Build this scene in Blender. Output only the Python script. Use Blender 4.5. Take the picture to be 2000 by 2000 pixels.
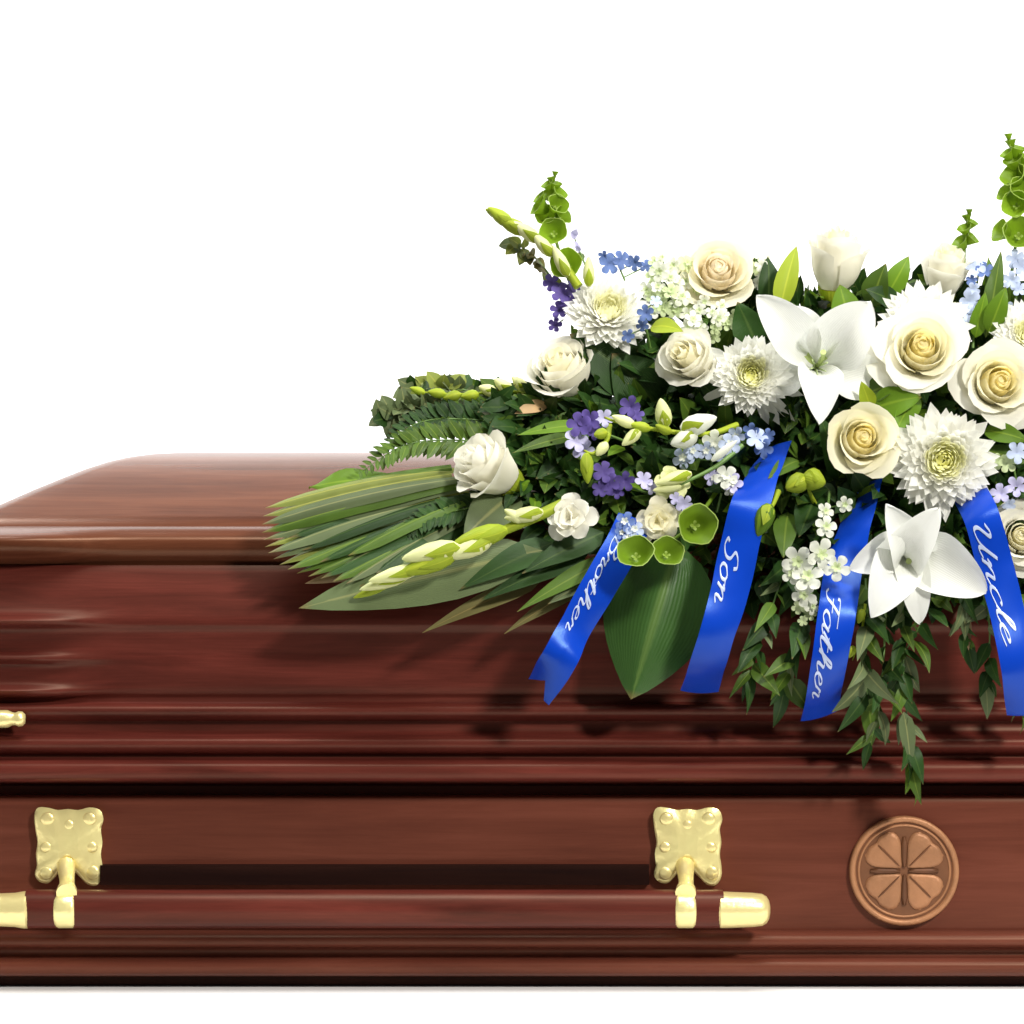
import bpy, math, random
from mathutils import Vector, Matrix
R = math.radians
random.seed(11)
for o in list(bpy.data.objects): bpy.data.objects.remove(o)
scene = bpy.context.scene
COL = scene.collection

# ------------------------------------------------------------------ camera, light, exposure
S, D, CZ = 0.0006, 3.5, 0.555        # metres per reference unit on the casket front, camera distance, camera height
cam_d = bpy.data.cameras.new("camera"); cam = bpy.data.objects.new("camera", cam_d); COL.objects.link(cam)
cam.location = (0, -D, CZ); cam.rotation_euler = (R(90), 0, 0)
cam_d.sensor_width = 36; cam_d.lens = 36 * D / 1.2; cam_d.clip_end = 60
scene.camera = cam

w = bpy.data.worlds.new("World"); scene.world = w; w.use_nodes = True
w.node_tree.nodes["Background"].inputs[0].default_value = (1.0, 0.985, 0.96, 1)
w.node_tree.nodes["Background"].inputs[1].default_value = 0.165

def area(name, loc, target, size, power, col=(1, 1, 1), sy=None):
    l = bpy.data.lights.new(name, 'AREA'); l.energy = power; l.color = col
    l.shape = 'RECTANGLE'; l.size = size; l.size_y = sy or size
    o = bpy.data.objects.new(name, l); COL.objects.link(o); o.location = loc
    o.rotation_euler = (Vector(target) - Vector(loc)).to_track_quat('-Z', 'Y').to_euler()
    return o
area("key_lamp", (1.75, -2.5, 2.35), (0.25, 0, 0.55), 0.40, 122, (1.0, 0.965, 0.90))
area("floor_fill", (0.2, -1.0, 3.1), (0.2, -0.75, 0), 1.8, 84, (1, 0.99, 0.97), 1.0)  # added fill, unseen: whitens the floor in front of the casket
area("backdrop_fill", (-1.7, 0.95, 3.3), (-0.9, 3.0, 1.0), 1.2, 105)  # added pair, out of view: lifts the backdrop to pure white
area("backdrop_fill", (1.9, 0.95, 3.3), (1.1, 3.0, 1.0), 1.2, 105)

vs = scene.view_settings
vs.view_transform = 'Standard'; vs.look = 'None'; vs.exposure = 0.0; vs.gamma = 1; vs.use_curve_mapping = False

# ------------------------------------------------------------------ helpers
def P(px, py, y):                    # a point seen at (px, py) of the 2000-unit picture, y metres behind the casket front
    k = S * (D + y) / D
    return Vector(((px - 1000) * k, y, CZ + (1000 - py) * k))

def nn(nt, t, x=0, y=0):
    n = nt.nodes.new(t); n.location = (x, y); return n

def mat(name, c, rough=0.5, metal=0.0, trans=0.0, coat=0.0, spec=0.5, var=0.12, vscale=40.0, c2=None, vein=0.0, bump=0.0, tcol=None):
    m = bpy.data.materials.new(name); m.use_nodes = True; nt = m.node_tree
    b = nt.nodes["Principled BSDF"]
    b.inputs["Roughness"].default_value = rough; b.inputs["Metallic"].default_value = metal
    b.inputs["Coat Weight"].default_value = coat; b.inputs["Coat Roughness"].default_value = 0.1
    b.inputs["Specular IOR Level"].default_value = spec
    tc = nn(nt, "ShaderNodeTexCoord"); no = nn(nt, "ShaderNodeTexNoise")
    no.inputs["Scale"].default_value = vscale; no.inputs["Detail"].default_value = 3
    nt.links.new(tc.outputs["Object"], no.inputs["Vector"])
    oi = nn(nt, "ShaderNodeObjectInfo")
    ad = nn(nt, "ShaderNodeMath"); ad.operation = 'MULTIPLY_ADD'
    nt.links.new(oi.outputs["Random"], ad.inputs[0]); ad.inputs[1].default_value = 0.5; nt.links.new(no.outputs["Fac"], ad.inputs[2])
    sb = nn(nt, "ShaderNodeMath"); sb.operation = 'SUBTRACT'; nt.links.new(ad.outputs[0], sb.inputs[0]); sb.inputs[1].default_value = 0.25; sb.use_clamp = True
    mx = nn(nt, "ShaderNodeMix"); mx.data_type = 'RGBA'
    nt.links.new(sb.outputs[0], mx.inputs["Factor"])
    a = c2 if c2 else tuple(max(0, v * (1 - 2 * var)) for v in c)
    bb = c if c2 else tuple(min(1, v * (1 + 2 * var)) for v in c)
    mx.inputs["A"].default_value = (*a, 1); mx.inputs["B"].default_value = (*bb, 1)
    colout = mx.outputs["Result"]
    if vein:
        uv = nn(nt, "ShaderNodeUVMap"); sp = nn(nt, "ShaderNodeSeparateXYZ"); nt.links.new(uv.outputs[0], sp.inputs[0])
        d = nn(nt, "ShaderNodeMath"); d.operation = 'SUBTRACT'; nt.links.new(sp.outputs["Y"], d.inputs[0]); d.inputs[1].default_value = 0.5
        ab = nn(nt, "ShaderNodeMath"); ab.operation = 'ABSOLUTE'; nt.links.new(d.outputs[0], ab.inputs[0])
        mr = nn(nt, "ShaderNodeMapRange"); nt.links.new(ab.outputs[0], mr.inputs[0])
        mr.inputs[1].default_value = 0.015; mr.inputs[2].default_value = 0.06; mr.inputs[3].default_value = vein; mr.inputs[4].default_value = 0
        m2 = nn(nt, "ShaderNodeMix"); m2.data_type = 'RGBA'; nt.links.new(mr.outputs[0], m2.inputs["Factor"])
        nt.links.new(colout, m2.inputs["A"]); m2.inputs["B"].default_value = (min(1, c[0] * 3 + .05), min(1, c[1] * 2.2 + .05), min(1, c[2] * 2 + .02), 1)
        colout = m2.outputs["Result"]
        if vein > .15:
            bt = nn(nt, "ShaderNodeMath"); bt.operation = 'MULTIPLY_ADD'; nt.links.new(no.outputs["Fac"], bt.inputs[0]); bt.inputs[1].default_value = 0.12; nt.links.new(sp.outputs["X"], bt.inputs[2])
            br = nn(nt, "ShaderNodeMapRange"); nt.links.new(bt.outputs[0], br.inputs[0]); br.inputs[1].default_value = 1.0; br.inputs[2].default_value = 1.06; br.inputs[3].default_value = 0; br.inputs[4].default_value = .75
            m3 = nn(nt, "ShaderNodeMix"); m3.data_type = 'RGBA'; nt.links.new(br.outputs[0], m3.inputs["Factor"]); nt.links.new(colout, m3.inputs["A"]); m3.inputs["B"].default_value = (.20, .13, .045, 1)
            colout = m3.outputs["Result"]
        # fine parallel veins as relief
        wv = nn(nt, "ShaderNodeTexWave"); wv.bands_direction = 'Y'; wv.inputs["Scale"].default_value = 9; wv.inputs["Distortion"].default_value = 1.0
        nt.links.new(uv.outputs[0], wv.inputs["Vector"])
        bp = nn(nt, "ShaderNodeBump"); bp.inputs["Strength"].default_value = 0.25; bp.inputs["Distance"].default_value = 0.001
        nt.links.new(wv.outputs["Fac"], bp.inputs["Height"]); nt.links.new(bp.outputs[0], b.inputs["Normal"])
    elif bump:
        n2 = nn(nt, "ShaderNodeTexNoise"); n2.inputs["Scale"].default_value = vscale * 4
        nt.links.new(tc.outputs["Object"], n2.inputs["Vector"])
        bp = nn(nt, "ShaderNodeBump"); bp.inputs["Strength"].default_value = bump; bp.inputs["Distance"].default_value = 0.002
        nt.links.new(n2.outputs["Fac"], bp.inputs["Height"]); nt.links.new(bp.outputs[0], b.inputs["Normal"])
    nt.links.new(colout, b.inputs["Base Color"])
    if trans:
        tr = nn(nt, "ShaderNodeBsdfTranslucent"); ms = nn(nt, "ShaderNodeMixShader"); ms.inputs[0].default_value = trans
        if tcol: tr.inputs[0].default_value = (*tcol, 1)
        else: nt.links.new(colout, tr.inputs[0])
        nt.links.new(b.outputs[0], ms.inputs[1]); nt.links.new(tr.outputs[0], ms.inputs[2])
        nt.links.new(ms.outputs[0], nt.nodes["Material Output"].inputs[0])
    return m

def wood(name, dark, mid, lite, spec=.3, rough=0.36, tint=(1, .74, .52)):
    m = bpy.data.materials.new(name); m.use_nodes = True; nt = m.node_tree; b = nt.nodes["Principled BSDF"]
    tc = nn(nt, "ShaderNodeTexCoord"); mp = nn(nt, "ShaderNodeMapping"); mp.inputs["Scale"].default_value = (1.3, 16, 16)
    nt.links.new(tc.outputs["Object"], mp.inputs["Vector"])
    n1 = nn(nt, "ShaderNodeTexNoise"); n1.inputs["Scale"].default_value = 2.6; n1.inputs["Detail"].default_value = 8; n1.inputs["Roughness"].default_value = 0.62
    n1.inputs["Distortion"].default_value = 0.6
    nt.links.new(mp.outputs[0], n1.inputs["Vector"])
    n2 = nn(nt, "ShaderNodeTexNoise"); n2.inputs["Scale"].default_value = 3.2; n2.inputs["Detail"].default_value = 2
    nt.links.new(tc.outputs["Object"], n2.inputs["Vector"])
    mq = nn(nt, "ShaderNodeMapping"); mq.inputs["Scale"].default_value = (9, 330, 330); nt.links.new(tc.outputs["Object"], mq.inputs["Vector"])
    n3 = nn(nt, "ShaderNodeTexNoise"); n3.inputs["Scale"].default_value = 1.6; n3.inputs["Detail"].default_value = 4; nt.links.new(mq.outputs[0], n3.inputs["Vector"])
    mx = nn(nt, "ShaderNodeMath"); mx.operation = 'MULTIPLY_ADD'; nt.links.new(n2.outputs["Fac"], mx.inputs[0]); mx.inputs[1].default_value = 0.45
    nt.links.new(n1.outputs["Fac"], mx.inputs[2])
    sb = nn(nt, "ShaderNodeMath"); sb.operation = 'SUBTRACT'; nt.links.new(mx.outputs[0], sb.inputs[0]); sb.inputs[1].default_value = 0.32
    pk = nn(nt, "ShaderNodeMath"); pk.operation = 'MULTIPLY_ADD'; nt.links.new(n3.outputs["Fac"], pk.inputs[0]); pk.inputs[1].default_value = 0.2; nt.links.new(sb.outputs[0], pk.inputs[2]); sb = pk
    cr = nn(nt, "ShaderNodeValToRGB"); nt.links.new(sb.outputs[0], cr.inputs[0])
    e = cr.color_ramp.elements
    e[0].position = 0.28; e[0].color = (*dark, 1); e[1].position = 0.75; e[1].color = (*lite, 1)
    k = e.new(0.52); k.color = (*mid, 1)
    nt.links.new(cr.outputs[0], b.inputs["Base Color"])
    b.inputs["Roughness"].default_value = rough; b.inputs["Specular IOR Level"].default_value = spec; b.inputs["Specular Tint"].default_value = (*tint, 1)   # amber varnish
    bp = nn(nt, "ShaderNodeBump"); bp.inputs["Strength"].default_value = 0.08; bp.inputs["Distance"].default_value = 0.002
    nt.links.new(n1.outputs["Fac"], bp.inputs["Height"]); nt.links.new(bp.outputs[0], b.inputs["Normal"])
    return m

M = {
 'paper': mat("white_paper", (.93, .93, .93), .8, var=.005, spec=.2),
 'wood': wood("mahogany", (.088, .022, .0135), (.122, .032, .019), (.152, .042, .026)),
 'wood_crown': wood("crown_mahogany", (.066, .019, .009), (.108, .033, .0155), (.148, .050, .024), .36, .27, (1, .66, .42)),
 'wood_red': wood("red_mahogany", (.050, .0090, .0065), (.092, .0170, .012), (.145, .028, .020)),
 'wood_dark': wood("dark_wood", (.010, .003, .003), (.016, .005, .004), (.026, .008, .006), .1, .6),
 'gold': mat("polished_brass", (1.0, .82, .36), .30, .50, var=.05, vscale=30, bump=.3),
 'bronze': mat("bronze", (.38, .175, .078), .5, .3, var=.12, vscale=60, bump=.3),
 'bronze_dark': mat("dark_bronze", (.15, .058, .022), .5, .3, var=.15, vscale=60),
 'rose_white': mat("rose_white", (.94, .92, .81), .55, trans=.42, var=.02, vscale=25, spec=.25),
 'rose_cream': mat("rose_cream", (.95, .91, .69), .55, trans=.42, var=.025, vscale=25, spec=.25),
 'rose_yellow': mat("rose_yellow", (.95, .86, .48), .55, trans=.42, var=.03, vscale=25, spec=.25),
 'rose_peach': mat("rose_peach", (.95, .87, .68), .55, trans=.42, var=.025, vscale=25, spec=.25),
 'mum': mat("chrysanthemum_white", (.96, .955, .89), .55, trans=.48, var=.03, spec=.3),
 'mum_cream': mat("chrysanthemum_cream", (.96, .94, .68), .55, trans=.48, var=.04, spec=.3),
 'mum_green': mat("chrysanthemum_heart", (.93, .91, .48), .55, trans=.4, var=.05, spec=.3),
 'lily': mat("lily_white", (.87, .88, .83), .5, trans=.3, var=.02, vein=.12, spec=.4),
 'lily_green': mat("lily_throat", (.50, .60, .22), .5, trans=.2, var=.1),
 'stock': mat("stock_white", (.84, .86, .74), .55, trans=.3, var=.06, spec=.3),
 'stock_green': mat("pale_green_floret", (.62, .72, .40), .55, trans=.3, var=.1, spec=.3),
 'blue': mat("delphinium_blue", (.13, .20, .44), .6, trans=.2, var=.18, spec=.2),
 'pale_blue': mat("pale_blue_floret", (.52, .60, .80), .6, trans=.25, var=.14, spec=.2),
 'purple': mat("purple_floret", (.12, .085, .31), .6, trans=.2, var=.22, spec=.2),
 'lavender': mat("lavender_floret", (.56, .54, .78), .6, trans=.25, var=.14, spec=.2),
 'leaf_dark': mat("dark_leaf", (.022, .060, .010), .42, trans=.08, var=.28, vein=.35, spec=.22, vscale=15),
 'leaf_mid': mat("green_leaf", (.078, .145, .018), .38, trans=.18, var=.25, vein=.4, spec=.22, vscale=15),
 'leaf_hang': mat("hanging_leaf", (.036, .092, .018), .36, trans=.08, var=.22, vein=.4, spec=.35, vscale=15),
 'leaf_bright': mat("bright_leaf", (.12, .23, .014), .42, trans=.25, var=.2, vein=.3, spec=.22, vscale=15),
 'leaf_lime': mat("lime_leaf", (.38, .48, .035), .45, trans=.3, var=.14, vein=.2, spec=.22, vscale=15),
 'leaf_grey': mat("grey_green_leaf", (.125, .165, .070), .45, trans=.12, var=.2, vein=.4, spec=.22, vscale=15),
 'leaf_palm': mat("palm_blade", (.21, .25, .05), .42, trans=.15, var=.3, vein=.3, spec=.22, vscale=15),
 'leaf_olive': mat("olive_brown_leaf", (.17, .15, .05), .5, trans=.15, var=.25, vein=.3, spec=.22, vscale=15),
 'bud_cream': mat("cream_bud", (.82, .85, .42), .5, trans=.25, var=.08),
 'bell': mat("bell_green", (.17, .29, .010), .5, trans=.35, var=.15, vscale=60),
 'bell_pale': mat("bell_rim_green", (.30, .42, .06), .5, trans=.35, var=.1),
 'stem': mat("flower_stem", (.10, .19, .035), .5, var=.2),
 'foam': mat("floral_foam", (.02, .045, .015), .9, var=.2, bump=.5),
 'ribbon': None,
 'silver': mat("silver_print", (.50, .58, .80), .4, .2, var=.06),
 'tan': mat("dried_tan_leaf", (.42, .27, .12), .6, trans=.15, var=.2),
}
def satin():
    m = mat("blue_satin", (.0015, .040, .42), .28, var=.05, vscale=10, coat=0.0, spec=.5)
    nt = m.node_tree; b = nt.nodes["Principled BSDF"]
    b.inputs["Sheen Weight"].default_value = .15; b.inputs["Sheen Tint"].default_value = (.2, .4, 1, 1)
    b.inputs["Specular Tint"].default_value = (.35, .62, 1, 1)
    uv = nn(nt, "ShaderNodeUVMap"); mp = nn(nt, "ShaderNodeMapping"); mp.inputs["Scale"].default_value = (3, 160, 1); nt.links.new(uv.outputs[0], mp.inputs[0])
    no = nn(nt, "ShaderNodeTexNoise"); no.inputs["Scale"].default_value = 1; nt.links.new(mp.outputs[0], no.inputs[0])
    bp = nn(nt, "ShaderNodeBump"); bp.inputs["Strength"].default_value = .12; bp.inputs["Distance"].default_value = .001
    nt.links.new(no.outputs["Fac"], bp.inputs["Height"]); nt.links.new(bp.outputs[0], b.inputs["Normal"])
    return m
M['ribbon'] = satin()

class MB:                            # collects shapes; build() links them as one mesh object
    def __init__(s): s.v = []; s.f = []; s.uv = []
    def grid(s, rows, closed=False, uvs=True):
        o = len(s.v); nu = len(rows); nv = len(rows[0])
        for i, r in enumerate(rows):
            for j, p in enumerate(r):
                s.v.append(tuple(p)); s.uv.append((i / max(1, nu - 1), j / max(1, nv - (0 if closed else 1))))
        for i in range(nu - 1):
            for j in range(nv if closed else nv - 1):
                j2 = (j + 1) % nv
                s.f.append((o + i * nv + j, o + i * nv + j2, o + (i + 1) * nv + j2, o + (i + 1) * nv + j))
    def ngon(s, pts):
        o = len(s.v)
        for p in pts: s.v.append(tuple(p)); s.uv.append((0, 0))
        s.f.append(tuple(range(o, o + len(pts))))
    def tube(s, pts, rads, n=8, caps=True):
        rows = []; up = Vector((0.13, 0.31, 0.94))
        for i, p in enumerate(pts):
            t = (pts[min(i + 1, len(pts) - 1)] - pts[max(i - 1, 0)]).normalized()
            a = t.cross(up)
            if a.length < 1e-3: a = t.cross(Vector((1, 0, 0)))
            a.normalize(); b = t.cross(a)
            r = rads[i] if isinstance(rads, (list, tuple)) else rads
            rows.append([p + a * (r * math.cos(2 * math.pi * k / n)) + b * (r * math.sin(2 * math.pi * k / n)) for k in range(n)])
        s.grid(rows, True)
        if caps: s.ngon(rows[0][::-1]); s.ngon(rows[-1])
    def build(s, name, m, parent=None, origin=None, smooth=True, sharp=None):
        me = bpy.data.meshes.new(name)
        off = origin if origin is not None else Vector((0, 0, 0))
        me.from_pydata([tuple(Vector(p) - off) for p in s.v], [], s.f)
        ul = me.uv_layers.new(name="UVMap")
        data = [0.0] * (2 * len(me.loops)); vi = [0] * len(me.loops); me.loops.foreach_get("vertex_index", vi)
        for i, k in enumerate(vi): data[2 * i], data[2 * i + 1] = s.uv[k]
        ul.data.foreach_set("uv", data)
        if smooth: me.polygons.foreach_set("use_smooth", [True] * len(me.polygons))
        if sharp: me.set_sharp_from_angle(angle=R(sharp))
        me.materials.append(m)
        o = bpy.data.objects.new(name, me); COL.objects.link(o)
        if parent: o.parent = parent
        else: o.location = off
        return o

def thing(name, label, cat, loc, group=None):
    o = bpy.data.objects.new(name, None); COL.objects.link(o); o.location = loc; o.empty_display_size = .02
    o['label'] = label; o['category'] = cat
    if group: o['group'] = group
    return o

def frame_of(axis, spin=0.0):
    z = Vector(axis).normalized(); x = Vector((0, 0, 1)).cross(z)
    if x.length < 1e-3: x = Vector((1, 0, 0))
    x.normalize(); y = z.cross(x)
    m = Matrix((x, y, z)).transposed()
    return m @ Matrix.Rotation(spin, 3, 'Z')

LEAF = lambda u: max(0.0, math.sin(math.pi * u ** 0.75)) ** 0.85
LANCE = lambda u: max(0.02, math.sin(math.pi * u ** 0.6)) ** 0.9 * (1 - .15 * u)
STRAP = lambda u: min(1, .45 + 1.4 * u) * (1 - max(0, (u - .7) / .3) ** 2.2) if u < 1 else 0.02
PETAL = lambda u: (.16 + .84 * math.sin(math.pi / 2 * min(1, u / .55)) ** 1.2) * (1 - max(0, (u - .55) / .45) ** 2.0) ** .5 if u < 1 else 0.02
SPOON = lambda u: (.25 + .75 * u) * (math.sqrt(max(0, 1 - max(0, (u - .6) / .4) ** 2)) if u > .6 else 1)

def blade(mb, p0, p1, w, n=(0, -1, 0), bow=.1, prof=LEAF, fold=.15, cup=0., nu=9, nv=5, wave=0., tip=0., twist=0., seed=0):
    p0 = Vector(p0); p1 = Vector(p1); t = p1 - p0; L = t.length; T = t / L; N = Vector(n); N = N - T * N.dot(T)
    if N.length < 1e-4: N = T.cross(Vector((.3, .5, .8)))
    N.normalize(); B = T.cross(N); rows = []
    for i in range(nu):
        u = i / (nu - 1); u = 1 - (1 - u) ** 2 if prof in (PETAL, SPOON) else u; c = p0 + t * u + N * (bow * L * 4 * u * (1 - u)) - N * (tip * L * max(0, u - .6) ** 2 * 6)
        h = w / 2 * prof(u); ca, sa = math.cos(twist * u), math.sin(twist * u)
        Bu = B * ca + N * sa; Nu = N * ca - B * sa
        rows.append([c + Bu * (h * v) + Nu * (fold * h * abs(v) + cup * h * v * v + wave * w * math.sin(u * 9 + v * 2.5 + seed) * abs(v)) for v in [(-1 + 2 * j / (nv - 1)) for j in range(nv)]])
    mb.grid(rows)

def single(name, label, cat, p0, p1, w, m, group=None, **k):
    mb = MB(); blade(mb, p0, p1, w, **k); o = mb.build(name, M[m], None, Vector(p0)); o['label'] = label; o['category'] = cat
    if group: o['group'] = group
    return o

def catmull(pts, n):
    out = []; q = [pts[0] * 2 - pts[1]] + list(pts) + [pts[-1] * 2 - pts[-2]]
    for i in range(1, len(q) - 2):
        for k in range(n):
            t = k / n
            out.append(.5 * ((2 * q[i]) + (q[i + 1] - q[i - 1]) * t + (2 * q[i - 1] - 5 * q[i] + 4 * q[i + 1] - q[i + 2]) * t * t + (3 * q[i] - q[i - 1] - 3 * q[i + 1] + q[i + 2]) * t ** 3))
    out.append(q[-2]); return out

# ------------------------------------------------------------------ setting: a seamless white paper sweep
mb = MB(); rows = []
prof = [(y, 0) for y in (-.5, -.25, 0, 1, 1.8)] + [(1.8 + 1.2 * math.sin(a), 1.2 - 1.2 * math.cos(a)) for a in [R(10 * i) for i in range(1, 10)]] + [(3.0, 3), (3.0, 5.5)]
for y, z in prof: rows.append([(x, y, z) for x in (-7, -3.5, 0, 3.5, 7)])
mb.grid(rows); o = mb.build("backdrop", M['paper']); o['kind'] = 'structure'; o['label'] = 'plain white seamless studio backdrop and floor'

# ------------------------------------------------------------------ casket
CX, HL, W = P(1765, 0, 0).x, 1.15, 0.62
casket = thing("casket", "glossy reddish mahogany casket with moulded lid and brass handle", "casket", Vector((CX, W / 2, 0)))
def sstep(a, b, x): t = max(0, min(1, (x - a) / (b - a))); return t * t * (3 - 2 * t)
def loop(out, z, bulge=0.0):
    bulge *= 1.5
    hx, y0, y1 = HL + out, -out, W + out; r = max(.02, .05 + out); pts = []
    def outx(x): return bulge * (sstep(.93, 1.02, abs(x - CX)))
    n = 60
    for i in range(n + 1):
        x = CX - hx + r + (2 * hx - 2 * r) * i / n; pts.append((x, y0 - outx(x), z))
    for a in range(1, 7): t = R(-90 + 15 * a); pts.append((CX + hx - r + r * math.cos(t) + (bulge if abs(t) < 1.2 else bulge) * .7, y0 + r + r * math.sin(t), z))
    m = 12
    for i in range(1, m): pts.append((CX + hx + bulge * .7, y0 + r + (y1 - y0 - 2 * r) * i / m, z))
    for a in range(0, 7): t = R(15 * a); pts.append((CX + hx - r + r * math.cos(t) + bulge * .7, y1 - r + r * math.sin(t), z))
    for i in range(1, n): pts.append((CX + hx - r - (2 * hx - 2 * r) * i / n, y1, z))
    for a in range(0, 7): t = R(90 + 15 * a); pts.append((CX - hx + r + r * math.cos(t) - bulge * .7, y1 - r + r * math.sin(t), z))
    for i in range(1, m): pts.append((CX - hx - bulge * .7, y1 - r - (y1 - y0 - 2 * r) * i / m, z))
    for a in range(0, 6): t = R(180 + 15 * a); pts.append((CX - hx + r + r * math.cos(t) - bulge * .7, y0 + r + r * math.sin(t), z))
    return pts
def zof(py, out): return CZ + (1000 - py) * S * (D - out) / D
def stack(name, prof, m, parent, cap=False, sharp=50):
    mb = MB(); pr = []
    for i in range(len(prof) - 1):                # soften the profile a little
        a, b = prof[i], prof[i + 1]
        if i == 0: pr.append(a)
        for t in (.22, .78): pr.append(tuple(a[k] + (b[k] - a[k]) * t for k in range(3)))
    pr.append(prof[-1])
    rows = [loop(o_, zof(py, o_), bg) for py, o_, bg in pr]
    mb.grid(rows, True)
    if cap: mb.ngon(rows[-1])
    return mb.build(name, m, parent, Vector(casket.location), sharp=sharp)
Z = 0.0
stack("plinth", [(1924.5, -.01, Z), (1924, .008, Z), (1910, .010, Z), (1904, .012, Z)], M['wood_dark'], casket)
stack("base_moulding", [(1907, .010, Z), (1906, .024, Z), (1901, .030, Z), (1890, .033, Z), (1880, .031, Z), (1872, .024, Z), (1869, .010, Z), (1852, .008, Z), (1850, .020, Z), (1845, .025, Z), (1834, .025, Z), (1824, .020, Z), (1818, .010, Z), (1816, -.002, Z)], M['wood'], casket)
stack("body_panel", [(1822, 0, Z), (1600, 0, Z), (1562, 0, Z), (1554, -.004, Z), (1551, -.03, Z)], M['wood'], casket)
lid = stack("lid", [(1556, -.035, Z), (1529, -.034, Z), (1527, .012, Z), (1525, .028, Z), (1520, .033, Z), (1505, .035, Z), (1493, .033, Z), (1487, .026, Z), (1482, .012, Z), (1474, .011, Z), (1468, .020, Z), (1458, .027, Z), (1445, .027, Z),
    (1438, .018, Z), (1432, .006, Z), (1410, .003, Z), (1405, .008, Z), (1398, .018, Z), (1386, .021, Z), (1377, .016, Z), (1373, .002, Z), (1362, .000, .004), (1356, .002, .012), (1345, .004, .014), (1337, .005, .004),
    (1300, .008, Z), (1288, .009, .009), (1280, .009, .008), (1270, .010, Z), (1243, .013, Z), (1234, .014, Z), (1226, .017, Z), (1220, .019, .006), (1209, .019, .010), (1198, .017, Z), (1150, .007, Z), (1112, -.002, Z), (1104, -.005, Z)], M['wood_red'], casket, sharp=40)
stack("lid_moulding", [(1112, -.012, Z), (1098, -.010, .004), (1086, -.001, .012), (1072, .004, .016), (1056, .004, .018), (1046, -.001, .016), (1036, -.009, .008), (1030, -.018, .002), (1027, -.030, Z)], M['wood_crown'], lid, sharp=60)
mb = MB()
rows = []
for ins, z in [(.022, .530), (.026, .538), (.05, .551), (.08, .5665), (.11, .582), (.14, .5965), (.165, .608), (.19, .6175), (.21, .623), (.235, .6275), (.265, .630), (.295, .631)]:
    rows.append(loop(-ins, z))
mb.grid(rows, True); mb.ngon(rows[-1]); mb.build("crown_panel", M['wood_crown'], lid, Vector(casket.location), sharp=60)

def box(mb, c, s):
    x, y, z = c; a, b, d = s[0] / 2, s[1] / 2, s[2] / 2
    v = [Vector((x + i * a, y + j * b, z + k * d)) for i in (-1, 1) for j in (-1, 1) for k in (-1, 1)]
    for f in [(0, 1, 3, 2), (4, 6, 7, 5), (0, 4, 5, 1), (2, 3, 7, 6), (0, 2, 6, 4), (1, 5, 7, 3)]: mb.ngon([v[i] for i in f])
def outline(mb, pts, y0, y1, dome=0.0, edge=.004):          # px outline facing the camera as a bevelled solid plate standing on y0
    c = sum((P(a, b, y1) for a, b in pts), Vector()) / len(pts)
    base = [P(a, b, y0) for a, b in pts]; top = [P(a, b, y1 + edge * .6) for a, b in pts]; rows = [base, top]
    for k, dy in ((.90, 0), (.62, -dome * .6), (.3, -dome)):
        rows.append([Vector((c.x + (p.x - c.x) * k, y1 + dy, c.z + (p.z - c.z) * k)) for p in top])
    mb.grid(rows, True); mb.ngon(rows[-1])
def ccurve(pts, n=5):
    q = [Vector((a, b, 0)) for a, b in pts]; m = len(q); out = []
    for i in range(m):
        p0, p1, p2, p3 = q[i - 1], q[i], q[(i + 1) % m], q[(i + 2) % m]
        for k in range(n):
            t = k / n; v = .5 * ((2 * p1) + (p2 - p0) * t + (2 * p0 - 5 * p1 + 4 * p2 - p3) * t * t + (3 * p1 - p0 - 3 * p2 + p3) * t ** 3); out.append((v.x, v.y))
    return out
CO = Vector(casket.location)
# handle: added dark strip, wooden bar, brass lugs, brass end caps
bar = MB(); rows = []
for x in [52, 80, 120] + list(range(220, 1240, 60)) + [1300, 1335, 1385, 1412]:
    c = P(x, 1775, -.052); rr = .0222
    rows.append([c + Vector((0, math.cos(a) * rr * .85, math.sin(a) * rr * 1.0)) for a in [2 * math.pi * i / 20 for i in range(20)]])
bar.grid(rows, True); bar.ngon(rows[0]); bar.ngon(rows[-1])
bar_o = bar.build("handle_bar", M['wood_red'], casket, CO, sharp=50)
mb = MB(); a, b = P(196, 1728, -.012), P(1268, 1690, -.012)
box(mb, ((a.x + b.x) / 2, -.0065, (a.z + b.z) / 2), (b.x - a.x, .014, b.z - a.z)); mb.build("dark_strip", M['wood_dark'], casket, CO, smooth=False)  # near-black strip added for the dark band above the bar
def cap(xs):
    mb = MB(); rows = []
    for x, r in xs:
        c = P(x, 1777, -.052)
        rows.append([c + Vector((0, math.cos(t) * r * S, math.sin(t) * r * S)) for t in [2 * math.pi * i / 24 for i in range(24)]])
    mb.grid(rows, True); mb.ngon(rows[0]); mb.ngon(rows[-1]); mb.build("end_cap", M['gold'], bar_o, CO, sharp=45)
cap([(1402, 31), (1406, 35), (1420, 35), (1470, 33), (1488, 31), (1497, 26), (1502, 18), (1504, 8)])
cap([(-50, 8), (-47, 20), (-38, 28), (-20, 31), (30, 33), (48, 36), (54, 36), (58, 31)])
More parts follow.
